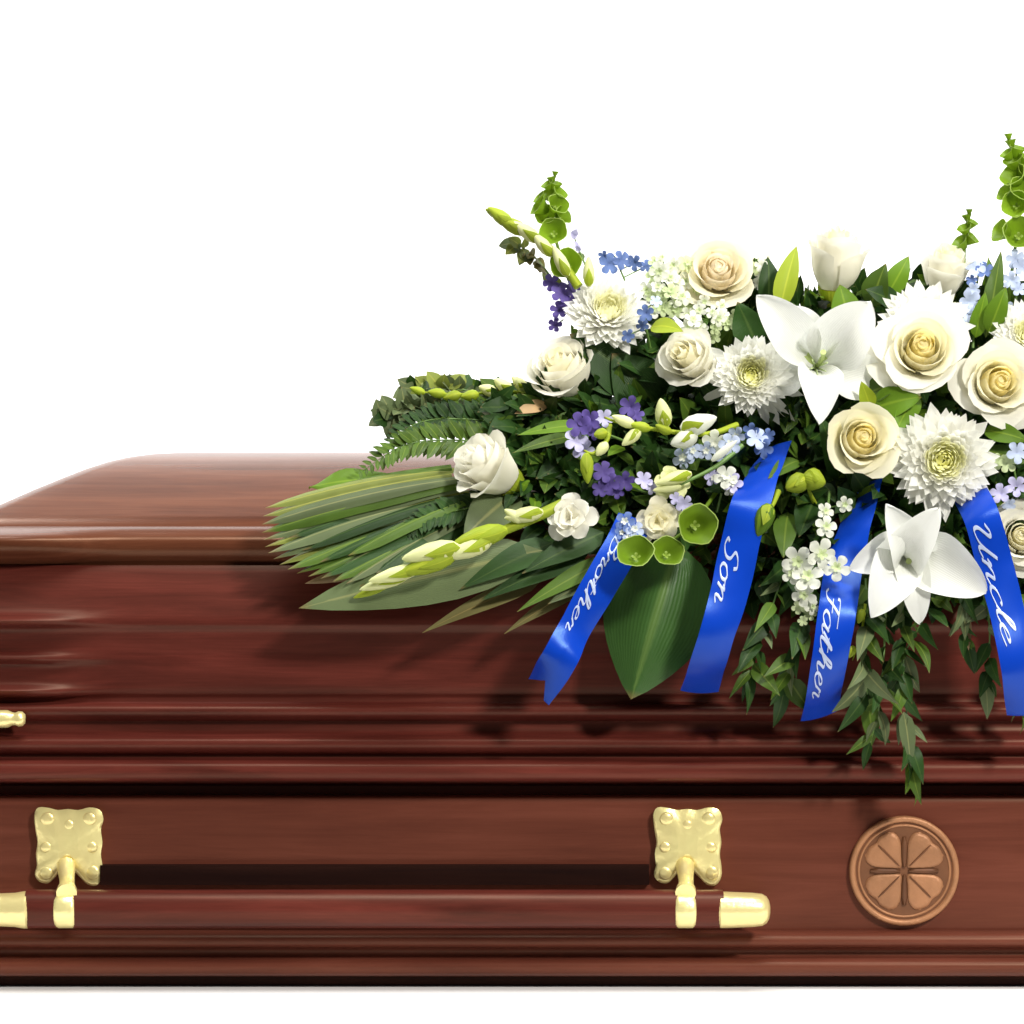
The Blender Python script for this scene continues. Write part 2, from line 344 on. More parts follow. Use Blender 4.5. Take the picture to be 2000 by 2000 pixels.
for dx, mir in ((0, 1), (-1209, 1)):
    lug = bpy.data.objects.new("handle_lug", None); COL.objects.link(lug); lug.parent = casket; lug.location = P(1340 + dx, 1650, 0) - CO
    LO = P(1340 + dx, 1650, 0)
    pts = [(1276, 1592), (1284, 1577), (1305, 1578), (1322, 1582), (1342, 1580), (1362, 1582), (1384, 1577), (1404, 1582), (1411, 1600), (1406, 1620), (1409, 1645), (1406, 1668), (1409, 1690), (1409, 1712), (1398, 1729), (1380, 1727), (1364, 1712), (1350, 1700), (1330, 1700), (1316, 1714), (1303, 1725), (1286, 1722), (1277, 1708), (1281, 1690), (1279, 1668), (1282, 1645), (1278, 1620)]
    mb = MB(); outline(mb, [(x + dx, y) for x, y in ccurve(pts, 3)], -.0005, -.012, .004); mb.build("plate", M['gold'], lug, LO, sharp=60)
    # raised scrolls on the plate
    for sx, sy, r in ((1302, 1600, 14), (1384, 1600, 14), (1343, 1612, 12), (1300, 1655, 12), (1388, 1655, 12), (1343, 1655, 19), (1390, 1704, 14), (1300, 1705, 13)):
        mb = MB(); rows = []
        for k in range(6):
            t = R(90 * k / 5); rows.append([P(sx + dx + math.cos(t) * r * math.cos(q), sy + math.cos(t) * r * math.sin(q), -.0125 - math.sin(t) * .0032) for q in [2 * math.pi * i / 14 for i in range(14)]])
        mb.grid(rows, True); mb.build("boss", M['gold'], lug, LO)
    mb = MB(); c0 = P(1338 + dx, 1688, -.014); c1 = P(1340 + dx, 1722, -.040); c2 = P(1339 + dx, 1745, -.066)
    mb.tube(catmull([c0, c1, c2], 5), [.0105, .0105, .010, .0095, .009, .009, .009, .0095, .011, .012, .012], 14); mb.build("arm", M['gold'], lug, LO)
    mb = MB(); rows = []
    for x, r in ((1317, 30), (1319, 34), (1325, 36), (1352, 36), (1357, 34), (1359, 30)):
        c = P(x + dx, 1776, -.052); rows.append([c + Vector((0, math.cos(t) * r * S, math.sin(t) * r * S)) for t in [2 * math.pi * i / 28 for i in range(28)]])
    mb.grid(rows, True); mb.build("collar", M['gold'], lug, LO, sharp=50)
# latch at the left
mb = MB(); rows = []
for x, r in ((-60, 16), (-10, 17), (15, 17), (24, 13), (30, 12), (36, 15), (44, 14), (49, 9), (50, 3)):
    c = P(x, 1404, -.030); rows.append([c + Vector((0, math.cos(t) * r * S, math.sin(t) * r * S)) for t in [2 * math.pi * i / 16 for i in range(16)]])
mb.grid(rows, True); mb.build("lid_latch", M['gold'], casket, CO)
# medallion
mc = P(1765, 1700, 0); med = bpy.data.objects.new("medallion", None); COL.objects.link(med); med.parent = casket; med.location = mc - CO
def disc(name, prof, m, parent=med, n=64):
    mb = MB(); rows = [[mc + Vector((r * S * math.cos(t), -d, r * S * math.sin(t))) for t in [2 * math.pi * i / n for i in range(n)]] for r, d in prof]
    mb.grid(rows, True)
    if prof[-1][0] < 60: mb.ngon(rows[-1])
    mb.build(name, m, parent, mc, sharp=60)
disc("disc", [(100, .0005), (100, .005), (50, .0052), (3, .0052)], M['bronze_dark'])
disc("outer_rim", [(107, .0004), (107, .006), (105, .0080), (101, .0086), (97, .0080), (95, .005)], M['bronze'])
disc("inner_rim", [(91.5, .005), (90.5, .0064), (89, .0067), (87.5, .0064), (86.5, .005)], M['bronze'])
for q in range(4):                    # four rounded leaves of the cross
    mb = MB(); rows = []; A = R(45 + 90 * q)
    pts = [(8, 0), (20, 14), (40, 32), (58, 34), (68, 16), (66, 0), (68, -16), (58, -34), (40, -32), (20, -14)]
    pp = ccurve(pts, 3)
    for k, d in ((1, .0052), (.97, .0068), (.8, .0076), (.4, .0080)):
        row = []
        for a, b in pp:
            a2, b2 = 40 + (a - 40) * k, b * k; a2 *= 1.18; b2 *= 1.12
            row.append(mc + Vector(((a2 * math.cos(A) - b2 * math.sin(A)) * S, -d, (a2 * math.sin(A) + b2 * math.cos(A)) * S)))
        rows.append(row)
    mb.grid(rows, True); mb.ngon(rows[-1]); mb.build("cross_leaf", M['bronze'], med, mc)
for q in range(8):                    # small beads and arcs between the leaves and the rim
    A = R(45 * q + 22.5); c_ = mc + Vector((math.cos(A) * 77 * S, -.0052, math.sin(A) * 77 * S)); mb = MB()
    mb.grid([[c_ + Vector((math.cos(t) * 5.5 * S * math.cos(k), -.0016 * math.sin(k), math.sin(t) * 5.5 * S * math.cos(k))) for t in [2 * math.pi * i / 12 for i in range(12)]] for k in (0, .5, 1.0, 1.5)], True); mb.build("bead", M['bronze'], med, mc)
for q in range(4):
    A = R(45 + 90 * q); mb = MB(); rows = []
    for k, d in ((1, .0076), (.5, .0092)):
        rows.append([mc + Vector(((a * math.cos(A) - b * k * math.sin(A)) * S, -d, (a * math.sin(A) + b * k * math.cos(A)) * S)) for a, b in [(14, -1.2), (30, -2.2), (60, -2.5), (72, -1), (72, 1), (60, 2.5), (30, 2.2), (14, 1.2)]])
    mb.grid(rows, True); mb.ngon(rows[-1]); mb.build("leaf_vein", M['bronze_dark'], med, mc)
for q in range(4):
    A = R(90 * q); mb = MB(); rows = []
    for k, d in ((1, .0052), (.8, .0075), (.3, .008)):
        rows.append([mc + Vector(((a * math.cos(A) - b * k * math.sin(A)) * S, -d, (a * math.sin(A) + b * k * math.cos(A)) * S)) for a, b in [(8, -3), (20, -5), (50, -6), (66, -4), (66, 4), (50, 6), (20, 5), (8, 3)]])
    mb.grid(rows, True); mb.ngon(rows[-1]); mb.build("cross_bar", M['bronze_dark'], med, mc)

# ------------------------------------------------------------------ flowers
def ystem(p, axis, parent, o, L=.05, r=.0022):
    mb = MB(); a = Vector(axis).normalized(); mb.tube([p, p - a * L * .5 + Vector((0, .006, -.004)), p - a * L + Vector((0, .012, -.016))], [r * 1.1, r, r], 7); mb.build("stem", M['stem'], parent, o)

def rose(label, c, axis, Rr, mats, opening=1.0, n=22, spin=0.0, H=None, calyx=False, group="cream roses in the spray", name="rose", lean=0.):
    axis = Vector(axis).normalized(); F = frame_of(axis, spin); H = H or Rr * 1.15
    base = c - axis * (H * .55); t_ = thing(name, label, name, base, group)
    rnd = random.Random(label); n = max(16, int(n * 1.1)); rows = []; sp = rnd.uniform(0, 6)
    for i in range(27):
        q = i / 26; row = []
        for j in range(40):
            an = 2 * math.pi * j / 40; fr = (an / (2 * math.pi) + 1.9 * q + sp) % 1.0; rr = q if q < .8 else .8 + .2 * math.sin((q - .8) / .2 * math.pi / 2)
            g = (fr ** 3) * .03 * (1 - q * .3) * min(1, q * 8)
            z = H * (.86 - .10 * min(q, .8) ** 2 + g) if q < .8 else H * (.86 - .064 + g * (1 - (q - .8) / .2) - 4.0 * (q - .8))
            row.append(base + F @ Vector((Rr * .27 * rr * (1 + .05 * math.sin(3 * an + sp)) * math.cos(an), Rr * .27 * rr * math.sin(an), z)))
        rows.append(row)
    mb = MB(); mb.grid(rows, True); mb.build("heart", M[mats[0]], t_, base)
    for k in range(n):
        t = k / (n - 1); a0 = k * 2.4 + rnd.uniform(-.25, .25)
        if t < .38:
            q = t / .38; rb = Rr * (.13 + .27 * q); rt = rb * (.60 + .22 * q) * rnd.uniform(.93, 1.07); h1 = H * (1.0 - .03 * q + rnd.uniform(-.02, .02)); wa = (1.9 - .5 * q) * rnd.uniform(.9, 1.1); roll = Rr * (.015 + .02 * q); wob = .015; skew = rnd.uniform(-.05, .05)
        else:
            q = (t - .38) / .62; rb = Rr * (.42 + .18 * q); rt = Rr * (.34 + (.10 + .55 * opening) * q ** 1.0) * (1 + q * rnd.uniform(-.13, .10)); h1 = H * (.965 - .35 * opening * q ** 1.3 + rnd.uniform(-.05, .04) * (.3 + q)); wa = (1.4 - .42 * q) * rnd.uniform(.85, 1.15); roll = Rr * (.04 + .15 * q * (.4 + .6 * opening)) * rnd.uniform(.7, 1.35); wob = rnd.uniform(.02, .06) * t; skew = rnd.uniform(-.12, .12) * t
        rows = []; ph = rnd.uniform(0, 6)
        for i in range(9):
            row = []; u0 = i / 8
            for j in range(9):
                v = -1 + j / 4; u = u0 * (1 - .20 * abs(v) ** 2.6 + .03 * math.sin(3 * v + ph) * u0)
                r = rb * (.32 + .68 * math.sin(min(u, .6) / .6 * math.pi / 2)) + (rt - rb) * sstep(.45, 1, u)
                e = max(0, (u - .74) / .26); r += roll * e ** 2; z = h1 * u - roll * .75 * e ** 2.5
                r *= 1 + (.07 + skew * u) * v + wob * math.sin(3.1 * v + ph) * u * u; z += H * .04 * t * math.sin(2.2 * v + ph * 1.7) * u0 ** 3
                # petal tip folds to a soft point on outer petals
                r += Rr * .05 * t * u0 ** 6 * (1 - abs(v))
                an = a0 + wa * v
                row.append(base + F @ Vector((r * math.cos(an), r * math.sin(an), z)))
            rows.append(row)
        mb = MB(); mb.grid(rows)
        mb.build("petal", M[mats[0] if t < .36 else (mats[1] if t < .65 else mats[2])], t_, base)
    if calyx:
        mb = MB(); rows = []
        for u, r in ((0, .012), (.2, .24), (.45, .36), (.6, .40)): rows.append([base + F @ Vector((Rr * r * math.cos(q), Rr * r * math.sin(q), (u - .38) * Rr * 1.0)) for q in [2 * math.pi * i / 12 for i in range(12)]])
        mb.grid(rows, True); mb.build("calyx", M['leaf_lime'], t_, base)
        for k in range(5):
            q = 2 * math.pi * k / 5 + .3; mb = MB()
            blade(mb, base + F @ Vector((Rr * .36 * math.cos(q), Rr * .36 * math.sin(q), Rr * .05)), base + F @ Vector((Rr * .86 * math.cos(q), Rr * .86 * math.sin(q), Rr * rnd.uniform(-.1, .35))), Rr * .32, F @ Vector((math.cos(q) * .5, math.sin(q) * .5, -1)), .12, LANCE, nu=6, nv=3)
            mb.build("sepal", M['leaf_bright'], t_, base)
    ystem(base, axis, t_, base, .06)
    return t_

def mum(label, c, axis, Rr, n=215, flat=1.0, spin=0., heart='mum_green', outer=34, droop=0, group="white chrysanthemums in the spray"):
    axis = Vector(axis).normalized(); F = frame_of(axis, spin); base = c - axis * Rr * .30; t_ = thing("chrysanthemum", label, "chrysanthemum", base, group); rnd = random.Random(label)
    inner = {0: MB(), 1: MB(), 2: MB()}
    for k in range(n):
        t = k / (n - 1); a = k * 2.39996 + rnd.uniform(-.12, .12); phi = (.08 + 1.40 * t ** .62) * rnd.uniform(.95, 1.05)
        L = Rr * (.34 + .66 * t ** .8) * rnd.uniform(.90, 1.08)
        d = Vector((math.sin(phi) * math.cos(a), math.sin(phi) * math.sin(a), math.cos(phi) * (1 if flat == 1 else flat)))
        if droop and t > .9 and rnd.random() < droop: L *= 1.25; d.z -= .4
        p0 = base + F @ Vector((d.x * Rr * .10, d.y * Rr * .10, Rr * .05 * (1 - t))); p1 = base + F @ (d * L)
        N = F @ Vector((-math.cos(a) * math.cos(phi), -math.sin(a) * math.cos(phi), math.sin(phi) + .05))
        last = k >= n - outer; mb = MB() if last else inner[0 if t < .10 else (1 if t < .32 else 2)]
        blade(mb, p0, p1, Rr * (.115 + .125 * t) * rnd.uniform(.85, 1.1), N, -.10 if t > .3 else -.14, STRAP, .0, .28, nu=6, nv=3, tip=(-.12 if t < .6 else .03))
        if last: mb.build("petal", M['mum'], t_, base)
    for k, m in ((0, heart), (1, 'mum_cream'), (2, 'mum')):
        o = inner[k].build(("heart_florets", "inner_petals", "middle_petals")[k], M[m], t_, base); o['kind'] = 'stuff'
    ystem(base, axis, t_, base, .06)
    return t_

def lily(label, c, petals, wN=(0, -1, 0), group="white lilies in the spray", throat=(0, 0)):
    t_ = thing("lily", label, "lily", c, group); rnd = random.Random(label)
    back = Vector(c) + Vector((0, .030, 0))
    for (px, py, y, wd, bow) in petals:
        tip = P(px, py, y); mb = MB(); out = (tip - back); side = Vector((out.x, 0, out.z)).normalized()
        blade(mb, back + side * .004, tip, wd * S, Vector((0, -1, 0)) + side * -.55, bow, PETAL, .12, .45, nu=18, nv=9, wave=.06, tip=.13, seed=rnd.uniform(0, 6))
        pt = mb.build("petal", M['lily'], t_, c)
        mid = MB(); off = Vector((0, -.0016, 0))
        blade(mid, back + side * .004 + off, back.lerp(tip, .55) + off, wd * S * .13, Vector((0, -1, 0)) + side * -.55, bow * .95, LANCE, .2, nu=7, nv=3); mid.build("midrib", M['lily_green'], pt, c)
    mb = MB(); a = Vector(c) + Vector((throat[0] * S, -.022, throat[1] * S)); mb.tube(catmull([back, back.lerp(a, .6) + Vector((0.002, 0, -.002)), a], 4), [.0032, .003, .0026, .0024, .0022, .0022, .0024, .003, .0036], 8); mb.build("pistil", M['lily_green'], t_, c)
    for k in range(6):
        q = R(60 * k + 20); mb = MB(); e = Vector(c) + Vector((.010 * math.cos(q), -.012, .010 * math.sin(q))); mb.tube([back, back.lerp(e, .6), e], [.0014, .0011, .0009], 5); mb.build("filament", M['stock_green'], t_, c)
    return t_

def floret(mb, c, axis, r, n=5, spin=0., cupz=.25, ruffle=0.):
    F = frame_of(axis, spin)
    for k in range(n):
        a = 2 * math.pi * k / n; d = Vector((math.cos(a), math.sin(a), cupz))
        blade(mb, c, c + F @ (d * r), r * 1.0, F @ Vector((-math.cos(a) * .3, -math.sin(a) * .3, 1)), .02, SPOON, .05, .12, nu=8, nv=5, tip=.12, wave=ruffle, seed=k * 1.7)

def spike(name, label, cat, stem_pts, florets, m, heart=None, group=None, n=5, stem_m='stem', r_st=.0016, ruffle=0.):
    base = stem_pts[0]; t_ = thing(name, label, cat, base, group)
    mb = MB(); cp = catmull(stem_pts, 5); mb.tube(cp, [r_st * (1.15 - .6 * i / len(cp)) for i in range(len(cp))], 6); mb.build("stem", M[stem_m], t_, base)
    rnd = random.Random(label)
    for (px, py, y, r) in florets:
        c = P(px, py, y); ax = Vector((rnd.uniform(-.5, .5), -1, rnd.uniform(-.35, .5)))
        mb = MB(); floret(mb, c, ax, r * S, n, rnd.uniform(0, 6), rnd.uniform(.1, .5), ruffle)
        f = mb.build("floret", M[m if isinstance(m, str) else rnd.choice(m)], t_, base)
        mb = MB(); q = min(cp, key=lambda s: (s - c).length); mb.tube([q, c + Vector((0, .003, 0))], [.0008, .001], 5); mb.build("stalk", M[stem_m], f, base)
        if heart:
            mb = MB(); floret(mb, c + ax.normalized() * r * S * .22, ax, r * S * .36, 5, rnd.uniform(0, 6), .8); mb.build("eye", M[heart], f, base)
    return t_

def bell(t_, base, c, axis, Rr, m='bell', depth=1.0):
    F = frame_of(axis, random.uniform(0, 6)); mb = MB(); rows = []
    for u, r in ((0, .10), (.12, .34), (.35, .55), (.65, .76), (.88, .95), (1.0, 1.06)):
        rows.append([c + F @ Vector((Rr * r * (1 + .05 * u * math.cos(5 * q)) * math.cos(q), Rr * r * (1 + .05 * u * math.cos(5 * q)) * math.sin(q), Rr * depth * (u - .5) * (1 + .0 * r))) for q in [2 * math.pi * i / 20 for i in range(20)]])
    mb.grid(rows, True); mb.ngon(rows[0]); b = mb.build("bell", M[m], t_, base)
    mb = MB(); rows = []
    for k in (1.03, 1.09): rows.append([c + F @ Vector((Rr * k * (1 + .05 * math.cos(5 * q)) * math.cos(q), Rr * k * (1 + .05 * math.cos(5 * q)) * math.sin(q), Rr * depth * .5 + (.0004 if k < 1.1 else -.0005))) for q in [2 * math.pi * i / 20 for i in range(20)]])
    mb.grid(rows, True); mb.build("rim", M['bell_pale'], b, base)
    mb = MB(); floret(mb, c - F @ Vector((0, 0, Rr * depth * .2)), axis, Rr * .25, 4, 0, .8); mb.build("corolla", M['bell_pale'], b, base)

def bells(label, stem_pts, items, group="bells of ireland stems"):
    base = stem_pts[0]; t_ = thing("bell_flower_stem", label, "flower stem", base, group); mb = MB(); cp = catmull(stem_pts, 5)
    mb.tube(cp, [.0024 * (1.1 - .6 * i / len(cp)) for i in range(len(cp))], 7); mb.build("stem", M['bell'], t_, base)
    for (px, py, y, r, ax, d) in items: bell(t_, base, P(px, py, y), ax, (r if r > 25 else r * 1.4) * S, 'bell', d)
    return t_

def bud(mb, p0, p1, r, n=10):
    t = p1 - p0; mb.tube([p0 + t * u for u in (0, .12, .3, .55, .8, .94, 1)], [r * k for k in (.35, .75, 1, .95, .6, .3, .05)], n)

WY = ('rose_yellow', 'rose_cream', 'rose_white'); WC = ('rose_cream', 'rose_white', 'rose_white'); WP = ('rose_peach', 'rose_peach', 'rose_cream'); YY = ('rose_yellow', 'rose_cream', 'rose_cream')
rose("peach-cream rose at the top of the spray above the pale florets", P(1402, 530, .06), (.05, -1, .35), 82 * S, WP, 1.0, 17, .4)
rose("closed cream rose bud with green calyx standing highest at top centre", P(1632, 505, .07), (.02, -.30, 1), 84 * S, WC, .45, 13, 1., H=140 * S, calyx=True)
rose("half-open small white rose at the upper right beside blue florets", P(1848, 528, .07), (.1, -.45, 1), 70 * S, WC, .6, 13, 2., H=112 * S, calyx=True)
rose("cream rose facing left, touching the yellow-hearted chrysanthemum", P(1348, 700, -.01), (-.65, -1, .35), 74 * S, WC, .7, 14, .7, H=120 * S)
rose("large rose with deep yellow heart in front of a ruffled white chrysanthemum", P(1800, 682, -.035), (-.05, -1, .30), 92 * S, WY, 1.0, 19, 1.9)
rose("white rose with apricot heart at the right edge of the picture", P(1948, 748, -.03), (.15, -1, .15), 88 * S, WY, 1.0, 18, .2)
rose("round pale yellow rose between the lily and the spidery chrysanthemum", P(1682, 858, -.07), (.12, -1, .22), 80 * S, YY, .75, 17, 2.6)
rose("lone white rose lying among the palm blades on the left", P(950, 912, -.045), (-.85, -.55, .55), 84 * S, ('rose_white', 'rose_white', 'rose_white'), .7, 14, .9, H=130 * S, calyx=True)
rose("cream rose seen from the side on the left shoulder of the spray", P(1098, 722, .02), (-.35, -.55, .6), 92 * S, WC, .6, 14, .1, H=105 * S)
rose("white rose cut by the right edge below the spidery chrysanthemum", P(1995, 1048, -.06), (-.1, -1, .2), 76 * S, WC, .9, 20, .5)

mum("ruffled white chrysanthemum tilted upward at the upper left of the spray", P(1190, 598, .03), (.12, -.9, .55), 96 * S, spin=.4, heart='mum_cream')
mum("white chrysanthemum with yellow heart and loose lower petals beside the lily", P(1468, 728, -.035), (-.05, -1, .22), 88 * S, spin=1., droop=.5)
mum("spidery white chrysanthemum facing forward above the lower lily", P(1845, 897, -.085), (-.04, -1, .06), 112 * S, spin=.2, outer=40)
mum("ruffled white chrysanthemum behind the large yellow-hearted rose", P(1808, 628, .0), (0, -1, .35), 98 * S, spin=2., heart='mum_cream')
mum("white chrysanthemum half cut by the right edge above the apricot-hearted rose", P(2010, 650, .01), (-.1, -1, .3), 82 * S, spin=2.6, heart='mum_cream')

lily("upper white lily with three broad petals in the middle of the spray", P(1598, 715, -.045),
     [(1545, 600, -.02, 85, .10), (1725, 748, -.02, 96, .08), (1500, 735, .0, 90, .06), (1490, 585, -.080, 92, .10), (1692, 598, -.080, 118, .10), (1602, 806, -.115, 88, .12)], throat=(6, 25))
lily("lower white lily opening downward beneath the spidery chrysanthemum", P(1768, 1065, -.090),
     [(1822, 1010, -.15, 96, .32), (1742, 1000, -.145, 92, .32), (1672, 1105, -.125, 80, .14), (1797, 1203, -.135, 66, .14), (1915, 1152, -.135, 116, .14), (1712, 1190, -.145, 100, .14)], throat=(2, -30))

# small white blooms
def ruffled(label, c, axis, r, m, n=14, group="small ruffled white blooms"):
    t_ = thing("ruffled_bloom", label, "bloom", c, group); F = frame_of(axis, .3); rnd = random.Random(label)
    for k in range(n):
        t = k / (n - 1); a = 2.4 * k; ph = .15 + 1.35 * t ** .7; d = Vector((math.sin(ph) * math.cos(a), math.sin(ph) * math.sin(a), math.cos(ph) * .8)); mb = MB()
        blade(mb, c, c + F @ (d * r * (.55 + .45 * t)), r * .95, F @ Vector((-math.cos(a) * .6, -math.sin(a) * .6, .8)), -.06, SPOON, .05, .2, nu=8, nv=7, wave=.05, tip=.2, seed=rnd.uniform(0, 6))
        mb.build("petal", M[m], t_, c)
    ystem(c, axis, t_, c, .05, .0016)
ruffled("small ruffled white bloom at the end of the lower gladiolus", P(1115, 1012, -.085), (-.3, -1, .25), 54 * S, 'rose_white')
ruffled("creamy ruffled bloom above the three green bells", P(1285, 1015, -.085), (0, -1, -.1), 50 * S, 'rose_cream')
ruffled("cream bloom behind the lavender floret over the green bells", P(1310, 945, -.07), (.2, -1, .4), 40 * S, 'bud_cream')

def cluster(name, label, cat, cx, cy, rx, ry, y, n, r, m, heart=None, group=None, depth=.02):
    rnd = random.Random(label); fl = []
    for k in range(n):
        a = 2.4 * k; q = math.sqrt((k + .5) / n); fl.append((cx + rx * q * math.cos(a) + rnd.uniform(-6, 6), cy + ry * q * math.sin(a) + rnd.uniform(-6, 6), y + depth * (q * q - .5) + rnd.uniform(-.006, .006), r * rnd.uniform(.8, 1.2)))
    return spike(name, label, cat, [P(cx + 8, cy + ry + 40, y + .05), P(cx + 4, cy + ry * .5, y + .03), P(cx, cy, y + .02)], fl, m, heart, group)
cluster("floret_cluster", "pale green-white floret cluster left of the peach-cream rose", "floret cluster", 1305, 565, 48, 68, .05, 22, 17, ['stock', 'stock', 'stock_green'], 'stock_green', "pale floret clusters")
cluster("floret_cluster", "pale floret cluster below the peach-cream rose", "floret cluster", 1385, 625, 58, 34, .03, 16, 16, ['stock', 'stock', 'stock_green'], 'stock_green', "pale floret clusters")
cluster("floret_cluster", "sparse pale florets right of the peach-cream rose", "floret cluster", 1480, 520, 26, 40, .08, 8, 14, ['stock', 'stock_green'], None, "pale floret clusters")
spike("white_stock", "white stock with starry florets left of the lower lily", "stock", [P(1620, 960, -.05), P(1610, 1040, -.085), P(1585, 1120, -.10), P(1570, 1200, -.105)],
      [(1560, 1095, -.115, 30), (1600, 1080, -.12, 30), (1635, 1110, -.12, 26), (1578, 1128, -.12, 30), (1612, 1030, -.10, 22), (1610, 1000, -.09, 18), (1650, 985, -.08, 16), (1572, 1160, -.118, 24), (1585, 1185, -.115, 16), (1548, 1120, -.112, 20)], 'stock', 'stock_green', None, ruffle=.05)
spike("white_stock", "white stock tip of small buds hanging under the starry stock", "stock", [P(1590, 1140, -.09), P(1580, 1175, -.10), P(1572, 1200, -.10)], [(1560, 1185, -.11, 14), (1582, 1200, -.11, 13), (1568, 1212, -.11, 10)], 'stock_green', None, None)

DG = "delphinium sprigs in the spray"
def delph(label, pts, fl, m, heart='stock', y=0): spike("delphinium_sprig", label, "delphinium", pts, fl, m, heart, DG, ruffle=.04)
delph("blue delphinium sprig behind the upper-left chrysanthemum", [P(1260, 640, .08), P(1230, 570, .08), P(1200, 500, .08)], [(1190, 515, .07, 22), (1213, 508, .075, 20), (1240, 512, .08, 17), (1262, 520, .08, 14), (1180, 500, .08, 12)], 'blue', None)
delph("blue delphinium florets under the upper-left chrysanthemum", [P(1270, 680, .03), P(1262, 640, .02), P(1258, 605, .02)], [(1262, 612, .0, 17), (1255, 635, .01, 13), (1225, 655, .01, 14), (1280, 590, .03, 13)], ['blue', 'pale_blue'], None)
delph("dark purple sprig on the left shoulder under the green bells", [P(1140, 650, .06), P(1100, 590, .06), P(1065, 545, .06)], [(1078, 552, .05, 18), (1096, 572, .045, 22), (1112, 590, .045, 20), (1092, 606, .05, 18), (1085, 635, .055, 15), (1120, 560, .05, 15)], 'purple', None)
delph("purple sprig left of the lime snapdragon stem", [P(1240, 870, -.02), P(1190, 850, -.04), P(1130, 830, -.05)], [(1132, 830, -.065, 24), (1152, 822, -.065, 22), (1125, 860, -.065, 24), (1140, 880, -.06, 22), (1180, 818, -.06, 18), (1163, 845, -.06, 15)], ['purple', 'purple', 'lavender'], None)
delph("single purple floret pair deep in the dark leaves", [P(1260, 840, .0), P(1245, 815, -.01), P(1233, 795, -.02)], [(1232, 796, -.03, 22), (1243, 812, -.025, 16)], 'purple', None)
delph("purple sprig above the cream bloom and ribbon top", [P(1290, 970, -.03), P(1240, 955, -.05), P(1180, 930, -.06)], [(1178, 922, -.07, 22), (1190, 945, -.07, 22), (1220, 938, -.07, 20), (1172, 955, -.07, 16), (1205, 960, -.065, 14)], 'purple', None)
delph("lavender florets between purple sprig and snapdragon buds", [P(1340, 960, -.03), P(1300, 955, -.05), P(1260, 945, -.06)], [(1256, 940, -.07, 18), (1272, 952, -.07, 14), (1335, 985, -.095, 18), (1320, 975, -.09, 14)], 'lavender', None)
delph("pale blue sprig above the ribbon marked Son", [P(1400, 960, -.02), P(1390, 910, -.04), P(1400, 855, -.05)], [(1335, 895, -.06, 22), (1350, 880, -.065, 18), (1395, 862, -.06, 24), (1425, 868, -.065, 22), (1378, 880, -.06, 18), (1410, 890, -.06, 16), (1440, 850, -.055, 18)], ['pale_blue', 'pale_blue', 'stock'], 'stock')
delph("blue sprig under the loose chrysanthemum petals at the ribbon top", [P(1500, 930, -.02), P(1490, 890, -.04), P(1480, 850, -.04)], [(1478, 858, -.055, 22), (1492, 875, -.055, 20), (1468, 842, -.05, 16), (1500, 850, -.05, 14)], ['blue', 'pale_blue'], None)
delph("lavender sprig left of the ribbon marked Son", [P(1400, 1000, -.04), P(1410, 960, -.055), P(1420, 930, -.06)], [(1418, 932, -.075, 24), (1432, 945, -.075, 20), (1390, 930, -.07, 18), (1425, 955, -.07, 14)], ['lavender', 'lavender', 'stock'], 'stock')
delph("pale blue florets at the top of the leftmost ribbon", [P(1260, 1000, -.05), P(1245, 1015, -.07), P(1230, 1030, -.08)], [(1222, 1020, -.10, 20), (1240, 1035, -.105, 18), (1212, 1040, -.10, 14), (1228, 1050, -.106, 12)], ['pale_blue', 'blue'], 'stock')
delph("blue delphinium sprig right of the small white rose", [P(1900, 680, .05), P(1905, 600, .06), P(1912, 520, .07)], [(1905, 520, .055, 22), (1922, 530, .055, 18), (1892, 590, .045, 24), (1890, 612, .04, 20), (1900, 565, .05, 14), (1898, 548, .055, 12)], ['blue', 'pale_blue'], None)
delph("pale blue sprig at the right edge beside the tall bells", [P(1990, 700, .05), P(1985, 600, .06), P(1985, 520, .06)], [(1982, 505, .05, 20), (1995, 522, .05, 18), (1975, 548, .045, 18), (1988, 565, .045, 16), (1965, 600, .04, 15)], ['pale_blue', 'stock'], None)
delph("pale lavender sprig at the right edge below the apricot-hearted rose", [P(2000, 1000, -.03), P(1985, 940, -.05), P(1975, 880, -.05)], [(1985, 885, -.06, 22), (1968, 905, -.055, 18), (1955, 965, -.06, 20), (1985, 950, -.06, 20), (1970, 985, -.06, 14), (1950, 900, -.05, 16)], ['lavender', 'pale_blue', 'stock_green'], None)

# bells of ireland
bells("tall spike of green bells at the upper left of the spray", [P(1150, 640, .06), P(1105, 530, .06), P(1078, 430, .07), P(1083, 342, .08)],
      [(1108, 520, .045, 30, (-.2, -.9, .3), 1.1), (1082, 456, .05, 26, (-.1, -.9, .3), 1.1), (1070, 425, .062, 15, (-.3, -.8, .4), 1.3), (1094, 425, .06, 13, (.6, -.6, .4), 1.3), (1058, 390, .065, 10, (-.7, -.3, .6), 1.3), (1090, 382, .065, 11, (.5, -.5, .6), 1.3), (1072, 365, .07, 9, (-.5, -.4, .7), 1.3), (1060, 407, .06, 15, (-.8, -.3, .5), 1.3), (1086, 405, .055, 15, (.4, -.8, .5), 1.3), (1074, 385, .07, 12, (-.4, -.5, .7), 1.3), (1084, 365, .07, 9, (.2, -.4, .9), 1.4), (1078, 352, .075, 7, (-.2, -.2, 1), 1.4), (1084, 340, .08, 5, (.1, -.1, 1), 1.6)])
